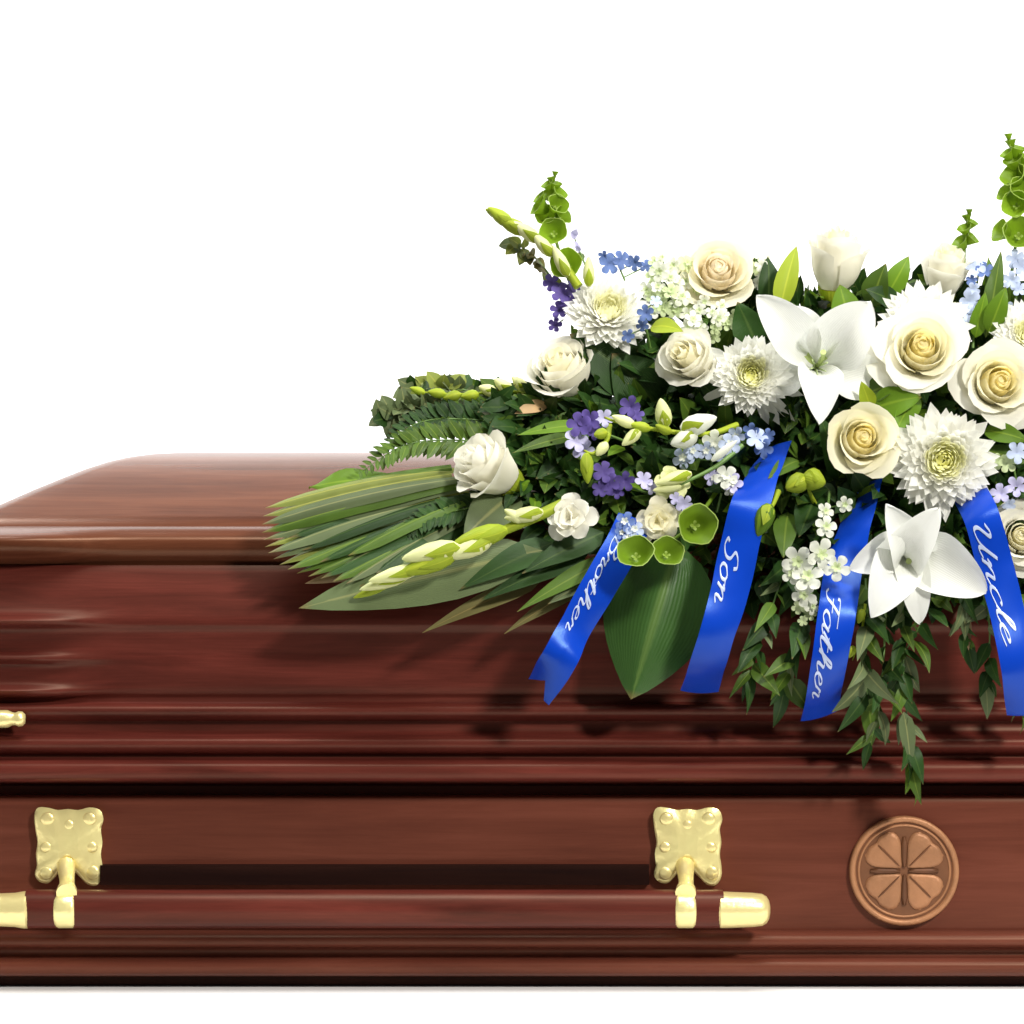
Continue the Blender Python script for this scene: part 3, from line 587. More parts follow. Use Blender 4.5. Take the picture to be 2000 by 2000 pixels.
bells("tall spike of green bells at the right edge", [P(1960, 680, .05), P(1975, 540, .06), P(1990, 400, .08), P(1970, 266, .09)],
      [(1985, 402, .06, 26, (-.3, -.9, .2), 1.1), (1990, 460, .055, 32, (0, -.9, .3), 1.1), (1962, 455, .06, 16, (-.8, -.4, .3), 1.2), (1984, 350, .07, 18, (-.5, -.6, .5), 1.3), (1998, 345, .08, 18, (.5, -.6, .5), 1.3), (1998, 318, .08, 13, (.5, -.4, .7), 1.4), (1970, 305, .08, 10, (-.6, -.3, .7), 1.4), (1992, 375, .065, 18, (.2, -.8, .4), 1.2), (1968, 380, .07, 13, (-.7, -.4, .4), 1.2), (1982, 322, .075, 14, (-.4, -.4, .8), 1.4), (1985, 298, .08, 11, (.2, -.4, .9), 1.5), (1975, 282, .085, 8, (-.2, -.2, 1), 1.6), (1970, 268, .09, 6, (-.1, -.1, 1), 1.8)])
bells("three large green bells hanging over the leftmost ribbon", [P(1400, 960, -.05), P(1370, 1000, -.075), P(1320, 1050, -.11), P(1250, 1070, -.115)],
      [(1358, 1026, -.12, 36, (.2, -.9, .1), 1.0), (1302, 1083, -.13, 29, (.15, -.75, .45), 1.0), (1242, 1086, -.135, 33, (-.1, -.75, .55), 1.0)])
bells("short pale green bud spike above the small white rose", [P(1880, 540, .08), P(1885, 470, .09), P(1892, 412, .09)],
      [(1880, 478, .085, 12, (-.6, -.4, .6), 1.4), (1893, 470, .085, 11, (.6, -.4, .6), 1.4), (1886, 452, .085, 10, (-.4, -.5, .8), 1.5), (1895, 440, .09, 9, (.4, -.4, .8), 1.5), (1889, 427, .09, 7, (-.2, -.2, 1), 1.6), (1893, 415, .09, 5, (0, -.1, 1), 2)])

# gladiolus and snapdragon bud stems
def budstem(name, label, cat, pts, buds, r, m_stem='leaf_lime', group=None):
    base = pts[0]; t_ = thing(name, label, cat, base, group); cp = catmull(pts, 6); mb = MB(); mb.tube(cp, [r * (1.2 - .8 * i / len(cp)) for i in range(len(cp))], 8); mb.build("stem", M[m_stem], t_, base)
    for (a, b, rr, m) in buds:
        mb = MB(); bud(mb, a, b, rr * S); q = mb.build("bud", M[m], t_, base)
        if rr > 11:
            s = MB(); ax = (b - a); blade(s, a + Vector((0, -rr * S * .6, 0)), a + ax * .62 + Vector((0, -rr * S * 1.0, -.001)), rr * S * 1.5, (0, -1, -.4), .10, LANCE, -.3, nu=7, nv=5); s.build("bract", M['leaf_lime'], q, base)
    return t_
budstem("gladiolus_stem", "lime gladiolus stem with cream buds pointing to the lower left", "gladiolus", [P(1100, 985, -.075), P(1010, 1025, -.09), P(880, 1080, -.10), P(790, 1118, -.10), P(705, 1160, -.095)],
    [(P(1020, 1018, -.095), P(985, 995, -.10), 11, 'bud_cream'), (P(1060, 1000, -.09), P(985, 1012, -.10), 15, 'bud_cream'), (P(990, 1035, -.10), P(885, 1062, -.11), 20, 'leaf_lime'), (P(960, 1055, -.105), P(870, 1090, -.115), 18, 'bud_cream'),
     (P(900, 1070, -.11), P(785, 1092, -.118), 22, 'bud_cream'), (P(890, 1085, -.11), P(775, 1122, -.118), 18, 'leaf_lime'), (P(820, 1110, -.11), P(720, 1135, -.115), 15, 'bud_cream'), (P(800, 1122, -.105), P(702, 1152, -.105), 13, 'bud_cream'), (P(760, 1140, -.10), P(690, 1168, -.095), 9, 'leaf_lime')], .006)
budstem("gladiolus_stem", "yellow-green gladiolus stem leaning out at the upper left", "gladiolus", [P(1130, 560, .03), P(1080, 490, .04), P(1020, 445, .05), P(960, 410, .06)],
    [(P(1055, 472, .045), P(1000, 432, .045), 14, 'bud_cream'), (P(1030, 455, .05), P(970, 425, .05), 15, 'leaf_lime'), (P(1000, 440, .05), P(953, 405, .055), 14, 'leaf_lime'), (P(1080, 500, .04), P(1040, 455, .04), 13, 'bud_cream'), (P(1110, 540, .03), P(1080, 480, .035), 13, 'bud_cream'), (P(980, 425, .055), P(948, 408, .06), 9, 'leaf_lime'), (P(1150, 560, .03), P(1150, 500, .03), 12, 'bud_cream')], .005)
budstem("snapdragon_stem", "lime snapdragon stem with pale buds across the dark centre", "snapdragon", [P(1440, 830, -.04), P(1380, 848, -.06), P(1290, 840, -.075), P(1210, 825, -.08), P(1180, 815, -.08)],
    [(P(1300, 835, -.08), P(1290, 778, -.085), 16, 'bud_cream'), (P(1330, 840, -.08), P(1400, 815, -.085), 20, 'stock'), (P(1360, 850, -.08), P(1310, 868, -.09), 18, 'stock'), (P(1250, 840, -.082), P(1215, 870, -.09), 12, 'bud_cream'), (P(1270, 838, -.08), P(1230, 828, -.085), 10, 'leaf_lime'), (P(1240, 832, -.08), P(1195, 812, -.085), 11, 'bud_cream'), (P(1310, 845, -.08), P(1280, 830, -.088), 10, 'leaf_lime')], .0032)
budstem("snapdragon_stem", "short lime bud stem curling beside the purple florets", "snapdragon", [P(1190, 830, -.06), P(1185, 860, -.075), P(1160, 885, -.08), P(1140, 880, -.08)],
    [(P(1185, 845, -.075), P(1160, 850, -.085), 11, 'leaf_lime'), (P(1185, 865, -.078), P(1165, 890, -.085), 11, 'bud_cream'), (P(1145, 885, -.08), P(1148, 945, -.085), 13, 'leaf_lime')], .003)
budstem("snapdragon_stem", "cream snapdragon buds slanting above the cream blooms", "snapdragon", [P(1450, 870, -.06), P(1400, 910, -.075), P(1330, 945, -.085), P(1280, 960, -.085)],
    [(P(1350, 925, -.085), P(1280, 945, -.095), 13, 'bud_cream'), (P(1330, 950, -.085), P(1275, 958, -.092), 10, 'bud_cream'), (P(1390, 900, -.08), P(1440, 860, -.085), 8, 'stock')], .0026, 'stem')
budstem("lime_bud", "pair of lime buds between the ribbons marked Son and Father", "bud", [P(1600, 1000, -.04), P(1585, 970, -.06), P(1575, 945, -.075)], [(P(1575, 935, -.08), P(1535, 955, -.09), 20, 'leaf_lime'), (P(1570, 930, -.08), P(1612, 945, -.09), 22, 'leaf_lime')], .003)
budstem("lime_bud", "single lime bud lying over the ribbon marked Son", "bud", [P(1520, 960, -.08), P(1510, 985, -.10), P(1500, 1000, -.11)], [(P(1503, 985, -.112), P(1480, 1048, -.118), 19, 'leaf_bright')], .003)
budstem("lime_bud", "tiny lime buds beside the ribbon marked Father", "bud", [P(1690, 1180, -.09), P(1682, 1240, -.10), P(1665, 1290, -.10)], [(P(1685, 1190, -.105), P(1676, 1218, -.108), 9, 'leaf_lime'), (P(1668, 1262, -.105), P(1658, 1285, -.108), 8, 'leaf_lime')], .0015)

# ------------------------------------------------------------------ ribbons with lettering
FONT = {
 'a': (1.05, [[(.75, .85), (.45, 1), (.12, .7), (.1, .25), (.4, 0), (.7, .3), (.82, .95), (.75, .3), (.9, 0), (1.15, .25)]]),
 'n': (1.05, [[(0, .7), (.15, 1), (.2, .6), (.15, 0)], [(.15, .4), (.45, .95), (.7, .9), (.68, .3), (.8, 0), (1.1, .25)]]),
 'o': (.98, [[(.45, 1), (.1, .7), (.1, .25), (.4, 0), (.75, .3), (.7, .8), (.45, 1), (.7, .85), (1.0, .9)]]),
 'c': (.85, [[(.7, .8), (.5, 1), (.15, .75), (.1, .25), (.4, 0), (.88, .3)]]),
 'l': (.62, [[(0, .2), (.4, 1.2), (.5, 1.9), (.35, 2), (.25, 1.5), (.2, .3), (.4, 0), (.68, .25)]]),
 'e': (.85, [[(.1, .4), (.6, .7), (.55, .98), (.3, .95), (.1, .5), (.2, .1), (.5, 0), (.92, .35)]]),
 'r': (.80, [[(0, .3), (.2, 1), (.3, .85), (.6, .9), (.5, .3), (.6, 0), (.88, .2)]]),
 't': (.70, [[(0, .3), (.35, 1.7), (.25, .3), (.4, 0), (.72, .25)], [(0, 1.1), (.65, 1.15)]]),
 'h': (1.05, [[(0, .2), (.4, 1.2), (.45, 1.95), (.25, 1.9), (.2, 1), (.15, 0)], [(.15, .4), (.45, .95), (.7, .9), (.68, .3), (.8, 0), (1.1, .25)]]),
 'S': (1.2, [[(1.1, 1.6), (.9, 2), (.5, 1.9), (.35, 1.5), (.8, 1), (.85, .4), (.5, 0), (.1, .2), (.15, .5)]]),
 'F': (1.15, [[(.2, 1.6), (.3, 1.95), (1.5, 2.0)], [(.85, 1.95), (.7, 1), (.6, .2), (.3, 0), (.05, .25)], [(.4, 1), (1.1, 1.05)]]),
 'U': (1.5, [[(0, 1.6), (.2, 2), (.4, 1.7), (.3, .6), (.55, 0), (1, .4), (1.2, 2), (1.1, .5), (1.25, 0), (1.55, .25)]]),
 'B': (1.25, [[(.3, 2), (.25, 1), (.15, 0)], [(0, 1.7), (.5, 2), (1, 1.8), (.9, 1.2), (.4, 1.05), (1, .9), (1.05, .3), (.6, 0), (.1, .1)]]),
}
def ribbon(label, ctrl, width, text, s0, s1, v0, xh, notch=0.0, slant=0.0, name="ribbon"):
    base = P(*ctrl[0][:3]); t_ = thing(name, label, "ribbon", base, "blue satin ribbons with silver lettering")
    cp = catmull([P(*c[:3]) for c in ctrl], 14); tw = []
    for i in range(len(cp)):
        u = i / (len(cp) - 1) * (len(ctrl) - 1); k = min(int(u), len(ctrl) - 2); f = u - k; f = f * f * (3 - 2 * f); tw.append(ctrl[k][3] * (1 - f) + ctrl[k + 1][3] * f)
    ln = [0]
    for i in range(1, len(cp)): ln.append(ln[-1] + (cp[i] - cp[i - 1]).length)
    def at(s, v, off=0.0):           # s along (m), v across in -1..1 (+ to the right of the picture)
        s = max(0, min(ln[-1], s)); i = 0
        while i < len(ln) - 2 and ln[i + 1] < s: i += 1
        f = (s - ln[i]) / (ln[i + 1] - ln[i]); c = cp[i].lerp(cp[i + 1], f)
        T = (cp[min(i + 2, len(cp) - 1)] - cp[max(i - 1, 0)]).normalized(); a = tw[i] * (1 - f) + tw[i + 1] * f
        N = Vector((0, -1, 0)); N = (N - T * N.dot(T)).normalized(); B = N.cross(T); B = B if B.x > 0 else -B
        Bv = B * math.cos(a) + N * math.sin(a); Nv = N * math.cos(a) - B * math.sin(a)
        return c + Bv * (v * width * S / 2) + Nv * (off + .0025 * (1 - v * v))
    L = ln[-1]; mb = MB(); rows = []; n = 60; nv = 11
    for i in range(n):
        u = i / (n - 1); row = []
        for j in range(nv):
            v = -1 + 2 * j / (nv - 1); e = u * (1 - notch * (1 - abs(v)) - slant * (v + 1) / 2); row.append(at(e * L, v))
        rows.append(row)
    mb.grid(rows); mb.grid([[p + Vector((0, .0006, 0)) for p in r] for r in rows]); o = mb.build("band", M['ribbon'], t_, base)
    # lettering: calligraphic strokes laid on the band
    if text:
        total = sum(FONT[c][0] for c in text); sx = (s1 - s0) * L / total; pen = s0 * L; hw = width * S / 2
        for ch in text:
            adv, strokes = FONT[ch]; mb = MB()
            for st in strokes:
                q = catmull([Vector((x + .28 * (y - .5), y, 0)) for x, y in st], 7); rw = []
                for i, p in enumerate(q):
                    d = (q[min(i + 1, len(q) - 1)] - q[max(i - 1, 0)]); d.normalize(); nrm = Vector((-d.y, d.x, 0)); hw2 = .045 + .055 * abs(nrm.x * .8 + nrm.y * .25)
                    rw.append([at(pen + (p.x + nrm.x * hw2 * k) * sx, v0 + (p.y + nrm.y * hw2 * k) * xh, .0007 + .0003 * (1 - abs(k))) for k in (-1, 0, 1)])
                mb.grid(rw)
            mb.build("letter", M['silver'], o, base); pen += adv * sx
    return t_
ribbon("blue satin ribbon with forked end, leftmost, lettered Brother", [(1240, 1015, -.07, .1), (1216, 1065, -.100, .2), (1170, 1145, -.112, -.15), (1124, 1225, -.115, -.4), (1094, 1285, -.130, -.1), (1052, 1352, -.095, .55)], 68, "Brother", .15, .64, -.62, .36, notch=.12, slant=-.06)
ribbon("blue satin ribbon lettered Son under the loose-petalled chrysanthemum", [(1518, 872, -.025, 1.1), (1488, 930, -.065, .8), (1464, 990, -.108, .25), (1446, 1060, -.113, .3), (1424, 1160, -.120, -.2), (1400, 1240, -.125, -.4), (1380, 1305, -.095, -.3), (1366, 1350, -.03, -.1)], 74, "Son", .40, .60, -.74, .42, slant=.0)
ribbon("blue satin ribbon lettered Father passing behind the lower lily", [(1698, 945, -.025, 1.1), (1672, 1020, -.06, .8), (1648, 1110, -.085, .3), (1636, 1190, -.122, .0), (1622, 1280, -.125, -.25), (1610, 1350, -.095, -.3), (1600, 1405, -.035, -.1)], 72, "Father", .44, .82, -.70, .40, slant=.05)
ribbon("blue satin ribbon lettered Uncle at the right edge", [(1892, 960, -.055, .5), (1918, 1012, -.115, .35), (1945, 1110, -.120, .1), (1968, 1200, -.127, -.15), (1988, 1300, -.135, -.2), (2002, 1395, -.10, .3)], 68, "Uncle", .22, .70, -.62, .42, notch=-.10)

# ------------------------------------------------------------------ leaves
YB = (0, -1, .3)
pf = thing("palm_frond", "fan of long pale-edged palm blades on the far left", "palm frond", P(930, 930, .0)); O = P(930, 930, .0); rnd = random.Random(5)
tips = [(560, 985), (518, 992), (514, 1008), (512, 1024), (512, 1040), (515, 1054), (518, 1068), (524, 1080), (534, 1092), (546, 1103), (562, 1112), (580, 1120), (602, 1126), (626, 1130), (650, 1136), (676, 1140), (702, 1146), (730, 1150), (758, 1146), (590, 1075), (625, 1098), (660, 1112), (700, 1122), (565, 1050), (610, 1040), (680, 1085), (735, 1120)]
for k, (x1, y1) in enumerate(tips):
    f = (y1 - 985) / 165; x0, y0 = 880 + 70 * f + rnd.uniform(-8, 8), 912 + 95 * f
    m = rnd.choice(['leaf_palm', 'leaf_palm', 'leaf_mid', 'leaf_grey', 'leaf_dark']) if k < 19 else rnd.choice(['leaf_mid', 'leaf_dark', 'leaf_grey'])
    mb = MB(); ya = -.012 - (y1 - 990) * .00028 - (.008 if k >= 19 else 0); blade(mb, P(x0, y0, -.02 + rnd.uniform(-.012, .01)), P(x1, y1, ya - .03 + rnd.uniform(-.008, .006)), rnd.uniform(24, 34) * S, (rnd.uniform(-.25, .25), -1, .7 + rnd.uniform(-.3, .3)), .04 + rnd.uniform(-.01, .015), STRAP, -.55, nu=10, nv=5); mb.build("blade", M[m], pf, O)
single("leaf", "ribbed short green leaf above the palm fan", "leaf", P(770, 935, .0), P(603, 952, -.01), 52 * S, 'leaf_bright', bow=.05, n=(0, -1, .9), wave=.12, nu=14)
single("leaf", "wide grey-green leaf under the lower gladiolus stem", "leaf", P(1060, 1075, -.07), P(583, 1188, -.085), 112 * S, 'leaf_grey', bow=.03, n=(.05, -1, .25), fold=-.1)
single("leaf", "narrow tan-edged leaf tip between palm fan and casket lid", "leaf", P(740, 1110, -.05), P(595, 1140, -.06), 30 * S, 'tan', bow=.02, n=(0, -1, .5))
single("leaf", "grey-green leaf beneath the lone white rose", "leaf", P(1010, 960, -.02), P(905, 1050, -.075), 90 * S, 'leaf_grey', bow=.06, n=(-.2, -1, .2))
single("leaf", "large folded dark leaf hanging between the two left ribbons", "leaf", P(1325, 1060, -.055), P(1232, 1366, -.085), 215 * S, 'leaf_hang', bow=.05, n=(-.1, -1, .0), fold=-.5, nu=14, nv=9)
single("leaf", "broad dark leaf beneath the upper-left chrysanthemum", "leaf", P(1275, 770, .06), P(1112, 652, .03), 120 * S, 'leaf_dark', bow=.1, n=(-.2, -1, .4), nu=12)
single("leaf", "broad dark leaf behind the left-facing cream rose", "leaf", P(1300, 820, .05), P(1195, 690, .03), 130 * S, 'leaf_dark', bow=.08, n=(-.1, -1, .3), nu=12)
single("leaf", "bright lime leaf upright left of the rose bud", "leaf", P(1522, 610, .03), P(1556, 480, .05), 46 * S, 'leaf_lime', bow=.06, n=(-.2, -1, .1), fold=.35)
single("leaf", "lime leaf tip above the left-facing cream rose", "leaf", P(1270, 640, .0), P(1335, 648, -.02), 40 * S, 'leaf_lime', bow=.15, n=(0, -1, .6))
single("leaf", "bright green leaf below the calyx of the rose bud", "leaf", P(1660, 640, .03), P(1640, 555, .03), 60 * S, 'leaf_bright', bow=.08)
for lab, a, b, ww, m in [("dark green leaf right of the rose bud", (1700, 600, .05), (1730, 515, .04), 58, 'leaf_mid'), ("bright leaf between rose bud and small white rose", (1730, 580, .06), (1775, 500, .06), 46, 'leaf_bright'), ("toothed dark leaf low between bud and ruffled chrysanthemum", (1760, 600, .05), (1690, 565, .03), 50, 'leaf_dark'),
        ("bright green leaf right above the round pale yellow rose", (1700, 800, -.03), (1800, 775, -.055), 64, 'leaf_bright'), ("dark leaf tucked between the large rose and round pale rose", (1690, 770, -.02), (1770, 745, -.04), 56, 'leaf_mid'), ("lime leaf touching the upper lily's lower right petal", (1700, 800, -.03), (1682, 745, -.05), 34, 'leaf_lime'),
        ("green leaf just above the spidery chrysanthemum, pointing down", (1790, 770, -.02), (1745, 850, -.06), 46, 'leaf_bright'), ("bright green leaf right of the spidery chrysanthemum", (1920, 840, -.03), (2010, 862, -.05), 40, 'leaf_bright'), ("dark leaf right of the spidery chrysanthemum, lower one", (1925, 880, -.03), (2005, 905, -.04), 40, 'leaf_mid'),
        ("tall green leaf left of the right-hand bells", (1925, 660, .04), (1955, 490, .05), 40, 'leaf_mid'), ("tall dark leaf crossing behind the blue sprig", (1950, 680, .05), (1930, 500, .07), 44, 'leaf_mid'), ("bright leaf between blue sprig and right chrysanthemum", (1930, 650, .03), (1965, 560, .02), 44, 'leaf_bright'), ("bright upright leaf low under the small white rose's right side", (1905, 660, .04), (1925, 570, .03), 36, 'leaf_bright'),
        ("dark leaf behind the upper lily's left petal", (1480, 680, .03), (1440, 590, .02), 70, 'leaf_dark'), ("dark leaf left of the lime upright leaf", (1500, 600, .06), (1500, 500, .07), 50, 'leaf_dark'),
        ("dark leaf under the pair of lime buds", (1600, 960, -.03), (1560, 1050, -.08), 60, 'leaf_dark'), ("green leaf right of the ribbon lettered Son, pointing down", (1540, 1000, -.04), (1530, 1090, -.085), 48, 'leaf_mid'), ("small leaf left of the pair of lime buds", (1560, 900, -.03), (1500, 935, -.08), 36, 'leaf_mid'),
        ("olive leaf across the dark centre below the purple sprig", (1230, 960, -.03), (1130, 900, -.06), 44, 'leaf_dark'), ("blue-green leaf left of the round pale rose", (1640, 940, -.02), (1600, 810, -.045), 56, 'leaf_dark'), ("long thin green leaf right of the lone white rose", (1130, 850, -.01), (1000, 885, -.055), 26, 'leaf_mid'), ("second thin green leaf below the side-seen cream rose", (1150, 830, .0), (1010, 850, -.03), 28, 'leaf_bright')]:
    single("leaf", lab, "leaf", P(*a), P(*b), ww * S, m, bow=.08, n=(random.uniform(-.3, .3), -1, .35), wave=.04, twist=random.uniform(-.5, .5), nu=12)
for lab, a, b, ww, m in [("olive strap leaf on the lid under the gladiolus, nearer the palm", (1060, 1130, -.05), (825, 1236, -.075), 44, 'leaf_olive'), ("olive strap leaf on the lid nearest the leftmost ribbon", (1160, 1130, -.05), (985, 1238, -.07), 36, 'leaf_olive'), ("dark strap leaf lying above the olive strap leaves", (1150, 1080, -.06), (935, 1175, -.085), 50, 'leaf_dark'),
        ("green strap leaf meeting the leftmost ribbon's left edge", (1190, 1090, -.07), (1010, 1195, -.09), 40, 'leaf_mid'), ("dark leaf under the small ruffled white bloom", (1180, 1040, -.06), (1020, 1120, -.09), 60, 'leaf_dark'), ("short dark green leaf under the gladiolus middle", (1080, 1060, -.06), (900, 1150, -.09), 60, 'leaf_dark'), ("grey strap leaf beside the leftmost ribbon", (1180, 1120, -.07), (1070, 1180, -.09), 38, 'leaf_grey')]:
    single("leaf", lab, "leaf", P(*a), P(*b), ww * S, m, bow=.05, n=(0, -1, .5), prof=LANCE)

# fern fronds
def fern(label, pts, wd, m, n=22, name="fern_frond", cat="fern"):
    base = pts[0]; t_ = thing(name, label, cat, base, "fern fronds on the left of the spray"); cp = catmull(pts, 10); mb = MB(); mb.tube(cp, [.0014 * (1.1 - .8 * i / len(cp)) for i in range(len(cp))], 5); mb.build("stem", M['stem'], t_, base); rnd = random.Random(label)
    for k in range(n):
        u = .12 + .86 * k / (n - 1); i = min(int(u * (len(cp) - 1)), len(cp) - 2); c = cp[i].lerp(cp[i + 1], u * (len(cp) - 1) - i); T = (cp[i + 1] - cp[i]).normalized(); B = T.cross(Vector((0, -1, .4))).normalized()
        L = wd * S * (1 - .75 * u ** 2) * rnd.uniform(.85, 1.1)
        for sd in (-1, 1):
            e = c + (B * sd * .8 + T * .55 + Vector((0, -rnd.uniform(-.1, .35), 0))) * L
            mb = MB(); blade(mb, c, e, L * .42, (rnd.uniform(-.2, .2), -1, .5), .05, LEAF, .15, nu=6, nv=3, wave=.1, seed=rnd.uniform(0, 6)); mb.build("leaflet", M[m], t_, base)
fern("leafy fern frond reaching left above the palm fan", [P(1040, 880, .0), P(900, 860, .0), P(790, 870, -.01), P(700, 925, -.02)], 60, 'leaf_mid')
fern("dark fern frond behind the lone white rose", [P(1060, 840, .04), P(930, 820, .03), P(820, 825, .02), P(745, 880, .02)], 56, 'leaf_dark')
fern("fern frond pointing up-left under the grey eucalyptus", [P(1050, 810, .06), P(920, 800, .06), P(830, 830, .04), P(760, 905, .02)], 46, 'leaf_bright')
fern("dark fern frond under the lone rose", [P(1050, 930, .0), P(940, 985, -.03), P(840, 1010, -.05), P(770, 1060, -.06)], 50, 'leaf_dark')
def eucalyptus(label, pts, r, m, n, tipm=None):
    base = pts[0]; t_ = thing("eucalyptus_branch", label, "branch", base, "grey foliage branches on the left shoulder"); cp = catmull(pts, 10); mb = MB(); mb.tube(cp, [.0016 * (1.1 - .7 * i / len(cp)) for i in range(len(cp))], 5); mb.build("stem", M['stem'], t_, base); rnd = random.Random(label)
    for k in range(n):
        u = .1 + .9 * k / (n - 1); i = min(int(u * (len(cp) - 1)), len(cp) - 2); c = cp[i].lerp(cp[i + 1], u * (len(cp) - 1) - i)
        d = Vector((rnd.uniform(-1, .6), rnd.uniform(-.8, .4), rnd.uniform(-1, 1))).normalized(); L = r * S * rnd.uniform(.7, 1.25); mb = MB()
        blade(mb, c, c + d * L, L * .75, (rnd.uniform(-.5, .5), -1, rnd.uniform(-.2, .8)), .08, LEAF, .1, nu=6, nv=5, seed=rnd.uniform(0, 6)); mb.build("leaf", M[rnd.choice(m)], t_, base)
eucalyptus("grey-green eucalyptus branch at the far left shoulder", [P(1040, 830, .08), P(930, 800, .07), P(830, 795, .06), P(745, 820, .05)], 42, ['leaf_grey', 'leaf_grey', 'leaf_grey', 'leaf_dark'], 84)
eucalyptus("grey eucalyptus branch along the top of the left shoulder", [P(1060, 800, .09), P(980, 770, .09), P(880, 760, .08), P(795, 762, .08)], 38, ['leaf_grey', 'leaf_grey', 'leaf_dark', 'leaf_palm'], 70)
eucalyptus("olive leafy sprig left of the green bells near the top", [P(1110, 590, .07), P(1060, 520, .07), P(1030, 490, .07), P(1005, 475, .07)], 30, ['leaf_grey', 'leaf_olive', 'leaf_palm'], 26)
eucalyptus("thin grey sprig behind the green bells, leaning right", [P(1170, 580, .09), P(1140, 510, .1), P(1120, 460, .1)], 20, ['leaf_grey', 'lavender'], 12)
budstem("snapdragon_stem", "pale lime bud stem lying over the grey shoulder foliage", "snapdragon", [P(1060, 770, .05), P(980, 765, .05), P(900, 770, .05), P(810, 765, .05)],
    [(P(1030, 765, .045), P(1000, 735, .04), 12, 'bud_cream'), (P(1000, 765, .045), P(965, 740, .04), 13, 'bud_cream'), (P(970, 768, .045), P(935, 755, .04), 12, 'bud_cream'), (P(935, 770, .045), P(900, 775, .04), 11, 'leaf_lime'), (P(900, 770, .045), P(865, 778, .04), 11, 'leaf_lime'), (P(870, 770, .045), P(835, 765, .04), 10, 'leaf_lime'), (P(830, 768, .045), P(800, 757, .045), 8, 'leaf_lime')], .0022)
single("leaf", "dried tan leaf below the side-seen cream rose", "leaf", P(1070, 790, .02), P(1005, 808, .0), 30 * S, 'tan', bow=.08, n=(0, -1, .5))
single("leaf", "pale tan bract under the grey shoulder branch", "leaf", P(990, 815, .02), P(935, 800, .01), 40 * S, 'rose_peach', bow=.08, n=(0, -1, .5))

# hanging ruscus branches
def ruscus(label, pts, L0, n, m=('leaf_dark', 'leaf_mid', 'leaf_dark', 'leaf_grey'), w=.36):
    base = pts[0]; t_ = thing("ruscus_branch", label, "branch", base, "ruscus branches hanging over the casket front"); cp = catmull(pts, 10); mb = MB(); mb.tube(cp, [.0013 * (1.1 - .6 * i / len(cp)) for i in range(len(cp))], 5); mb.build("stem", M['stem'], t_, base); rnd = random.Random(label)
    for k in range(n):
        u = .05 + .95 * k / (n - 1); f = u * (len(cp) - 1); i = min(int(f), len(cp) - 2); c = cp[i].lerp(cp[i + 1], f - i); T = (cp[i + 1] - cp[i]).normalized(); sd = 1 if k % 2 else -1
        d = (T + Vector((sd * rnd.uniform(.1, .75), rnd.uniform(-.6, .1), rnd.uniform(-.25, .55)))).normalized()
        if k == n - 1: d = T
        L = .86 * L0 * S * rnd.uniform(.55, 1.25); mb = MB(); blade(mb, c, c + d * L, L * w * rnd.uniform(.85, 1.3), (rnd.uniform(-.9, .9), -1, rnd.uniform(-.1, .6)), rnd.uniform(.02, .14), LANCE, .2, nu=8, nv=5, twist=rnd.uniform(-.9, .9)); mb.build("leaf", M[rnd.choice(m)], t_, base)
ruscus("ruscus branch hanging right of the ribbon lettered Son", [P(1540, 1090, -.06), P(1510, 1180, -.085), P(1480, 1270, -.085), P(1462, 1330, -.075)], 88, 15)
ruscus("ruscus branch hanging left of the ribbon lettered Father", [P(1580, 1120, -.06), P(1570, 1210, -.085), P(1548, 1290, -.085), P(1532, 1345, -.07)], 92, 14)
ruscus("ruscus branch hanging right of the ribbon lettered Father", [P(1690, 1130, -.06), P(1695, 1220, -.095), P(1690, 1300, -.095), P(1695, 1370, -.08)], 98, 14)
ruscus("longest ruscus branch, tip reaching the body panel near the medallion", [P(1760, 1130, -.06), P(1765, 1230, -.1), P(1765, 1330, -.09), P(1775, 1430, -.075), P(1780, 1500, -.065)], 84, 17)
ruscus("leafy ruscus branch right beneath the lower lily", [P(1800, 1120, -.06), P(1805, 1200, -.095), P(1770, 1270, -.095), P(1755, 1330, -.08)], 82, 14)
ruscus("short ruscus branch left of the ribbon lettered Uncle", [P(1850, 1090, -.06), P(1880, 1160, -.09), P(1880, 1215, -.09), P(1890, 1260, -.085)], 70, 11)
ruscus("short ruscus branch behind the pale-yellow bud ends, far right", [P(1900, 1100, -.05), P(1930, 1200, -.085), P(1932, 1290, -.08), P(1930, 1350, -.07)], 66, 9)
ruscus("thin ruscus branch, tip curling beside the longest one", [P(1730, 1180, -.06), P(1725, 1300, -.09), P(1715, 1390, -.08), P(1700, 1450, -.07)], 78, 12)
ruscus("ruscus branch half cut by the right edge", [P(1980, 1120, -.04), P(2005, 1230, -.08), P(2010, 1320, -.08), P(2000, 1380, -.075)], 76, 14)
for lab, a, b, ww, m in [("slim silver-green leaf at the lowest tip of the spray", (1765, 1390, -.085), (1778, 1505, -.075), 34, 'leaf_grey'), ("curled dark leaf touching the casket body above the medallion", (1785, 1490, -.07), (1768, 1552, -.06), 24, 'leaf_bright'), ("pale green leaf alone near the ribbon lettered Uncle", (1925, 1335, -.075), (1928, 1405, -.07), 32, 'leaf_grey'), ("tan leaf behind the lower lily's right petal", (1880, 1200, -.07), (1892, 1270, -.09), 26, 'tan')]:
    single("leaf", lab, "leaf", P(*a), P(*b), ww * S, m, bow=.06, prof=LANCE, n=(.2, -1, .1))

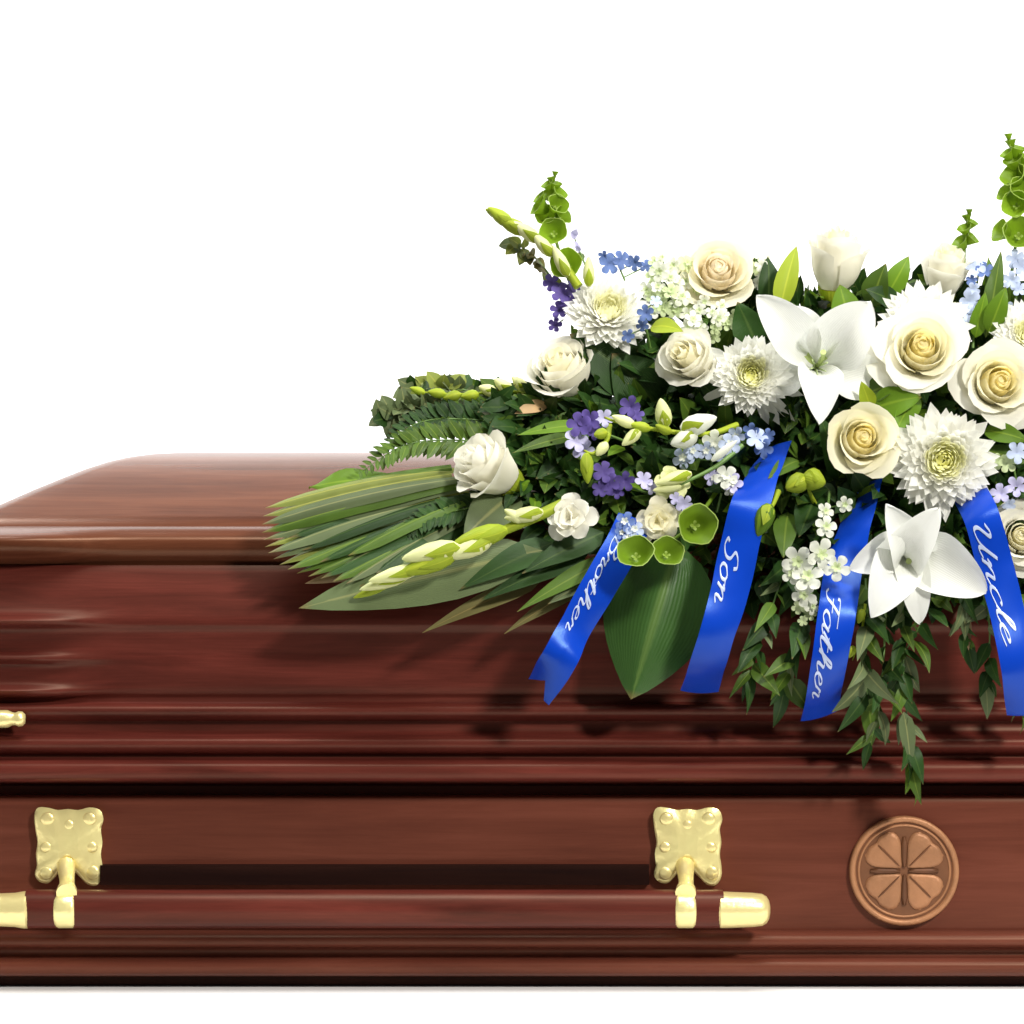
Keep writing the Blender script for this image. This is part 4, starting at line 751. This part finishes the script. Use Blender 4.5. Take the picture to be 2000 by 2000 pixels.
# ------------------------------------------------------------------ filler greenery and the foam that holds the stems
rnd = random.Random(77)
poly = [(955, 900), (985, 800), (1110, 745), (1150, 660), (1260, 610), (1330, 590), (1470, 560), (1600, 580), (1740, 560), (1880, 560), (2000, 590), (2120, 600), (2260, 720), (2300, 900), (2230, 1080), (2050, 1160), (1900, 1190), (1700, 1180), (1500, 1160), (1350, 1110), (1180, 1080), (1060, 1040), (980, 980)]
def inside(x, y):
    c = False
    for i in range(len(poly)):
        (x1, y1), (x2, y2) = poly[i], poly[i - 1]
        if (y1 > y) != (y2 > y) and x < (x2 - x1) * (y - y1) / (y2 - y1) + x1: c = not c
    return c
def ysurf(py): return -.065 + max(0, (950 - py)) * .00036
groups = {'leaf_dark': MB(), 'leaf_mid': MB(), 'leaf_bright': MB()}
cnt = 0
while cnt < 3000:
    x, y = rnd.uniform(950, 2310), rnd.uniform(550, 1200)
    if not inside(x, y): continue
    cnt += 1; dep = ysurf(y) + .028 + abs(rnd.gauss(0, .035)); p = P(x, y, dep)
    out = Vector(((x - 1650) / 900, -.6, (900 - y) / 500)) + Vector((rnd.uniform(-.8, .8), rnd.uniform(-.5, .3), rnd.uniform(-.8, .8))); out.normalize()
    L = rnd.uniform(.028, .05); kind = 'leaf_dark' if rnd.random() < .78 else ('leaf_mid' if rnd.random() < .75 else 'leaf_bright')
    blade(groups[kind], p, p + out * L, L * rnd.uniform(.35, .6), (rnd.uniform(-.7, .7), -1, rnd.uniform(-.3, .9)), .08, LEAF, .15, nu=5, nv=3)
for k in range(420):
    x, y = rnd.uniform(955, 1160), rnd.uniform(775, 930); p = P(x, y, rnd.uniform(.02, .13)); L = rnd.uniform(.03, .05)
    out = Vector((rnd.uniform(-1, .6), rnd.uniform(-.6, .2), rnd.uniform(-.6, .7))).normalized()
    blade(groups['leaf_dark' if k % 4 else 'leaf_mid'], p, p + out * L, L * rnd.uniform(.4, .65), (rnd.uniform(-.7, .7), -1, rnd.uniform(-.3, .9)), .08, LEAF, .15, nu=5, nv=3)
fb = thing("filler_greenery", "dense dark green filler leaves packed between the flowers", "foliage", P(1650, 950, .05)); fb['kind'] = 'stuff'
for k, n_ in (('leaf_dark', "dark_leaves"), ('leaf_mid', "green_leaves"), ('leaf_bright', "bright_leaves")):
    o = groups[k].build(n_, M[k], fb, P(1650, 950, .05)); o['kind'] = 'stuff'
mb = MB(); rows = []                 # foam brick on the lid, unseen, added to darken gaps between leaves
for u in range(9):
    t = R(90 * u / 8); k = max(.03, math.cos(t)) ** .45
    rows.append([Vector((P(1640, 0, 0).x + .36 * k * math.copysign(abs(math.cos(q)) ** .6, math.cos(q)), .14 + .10 * k * math.copysign(abs(math.sin(q)) ** .6, math.sin(q)), .56 + .15 * math.sin(t) ** .7)) for q in [2 * math.pi * i / 32 for i in range(32)]])
mb.grid(rows, True); mb.ngon(rows[-1]); o = mb.build("floral_foam", M['foam'], None, P(1640, 1000, .1)); o['label'] = "dark foam block added under the flowers, holds the stems and darkens the gaps"; o['category'] = "floral foam"
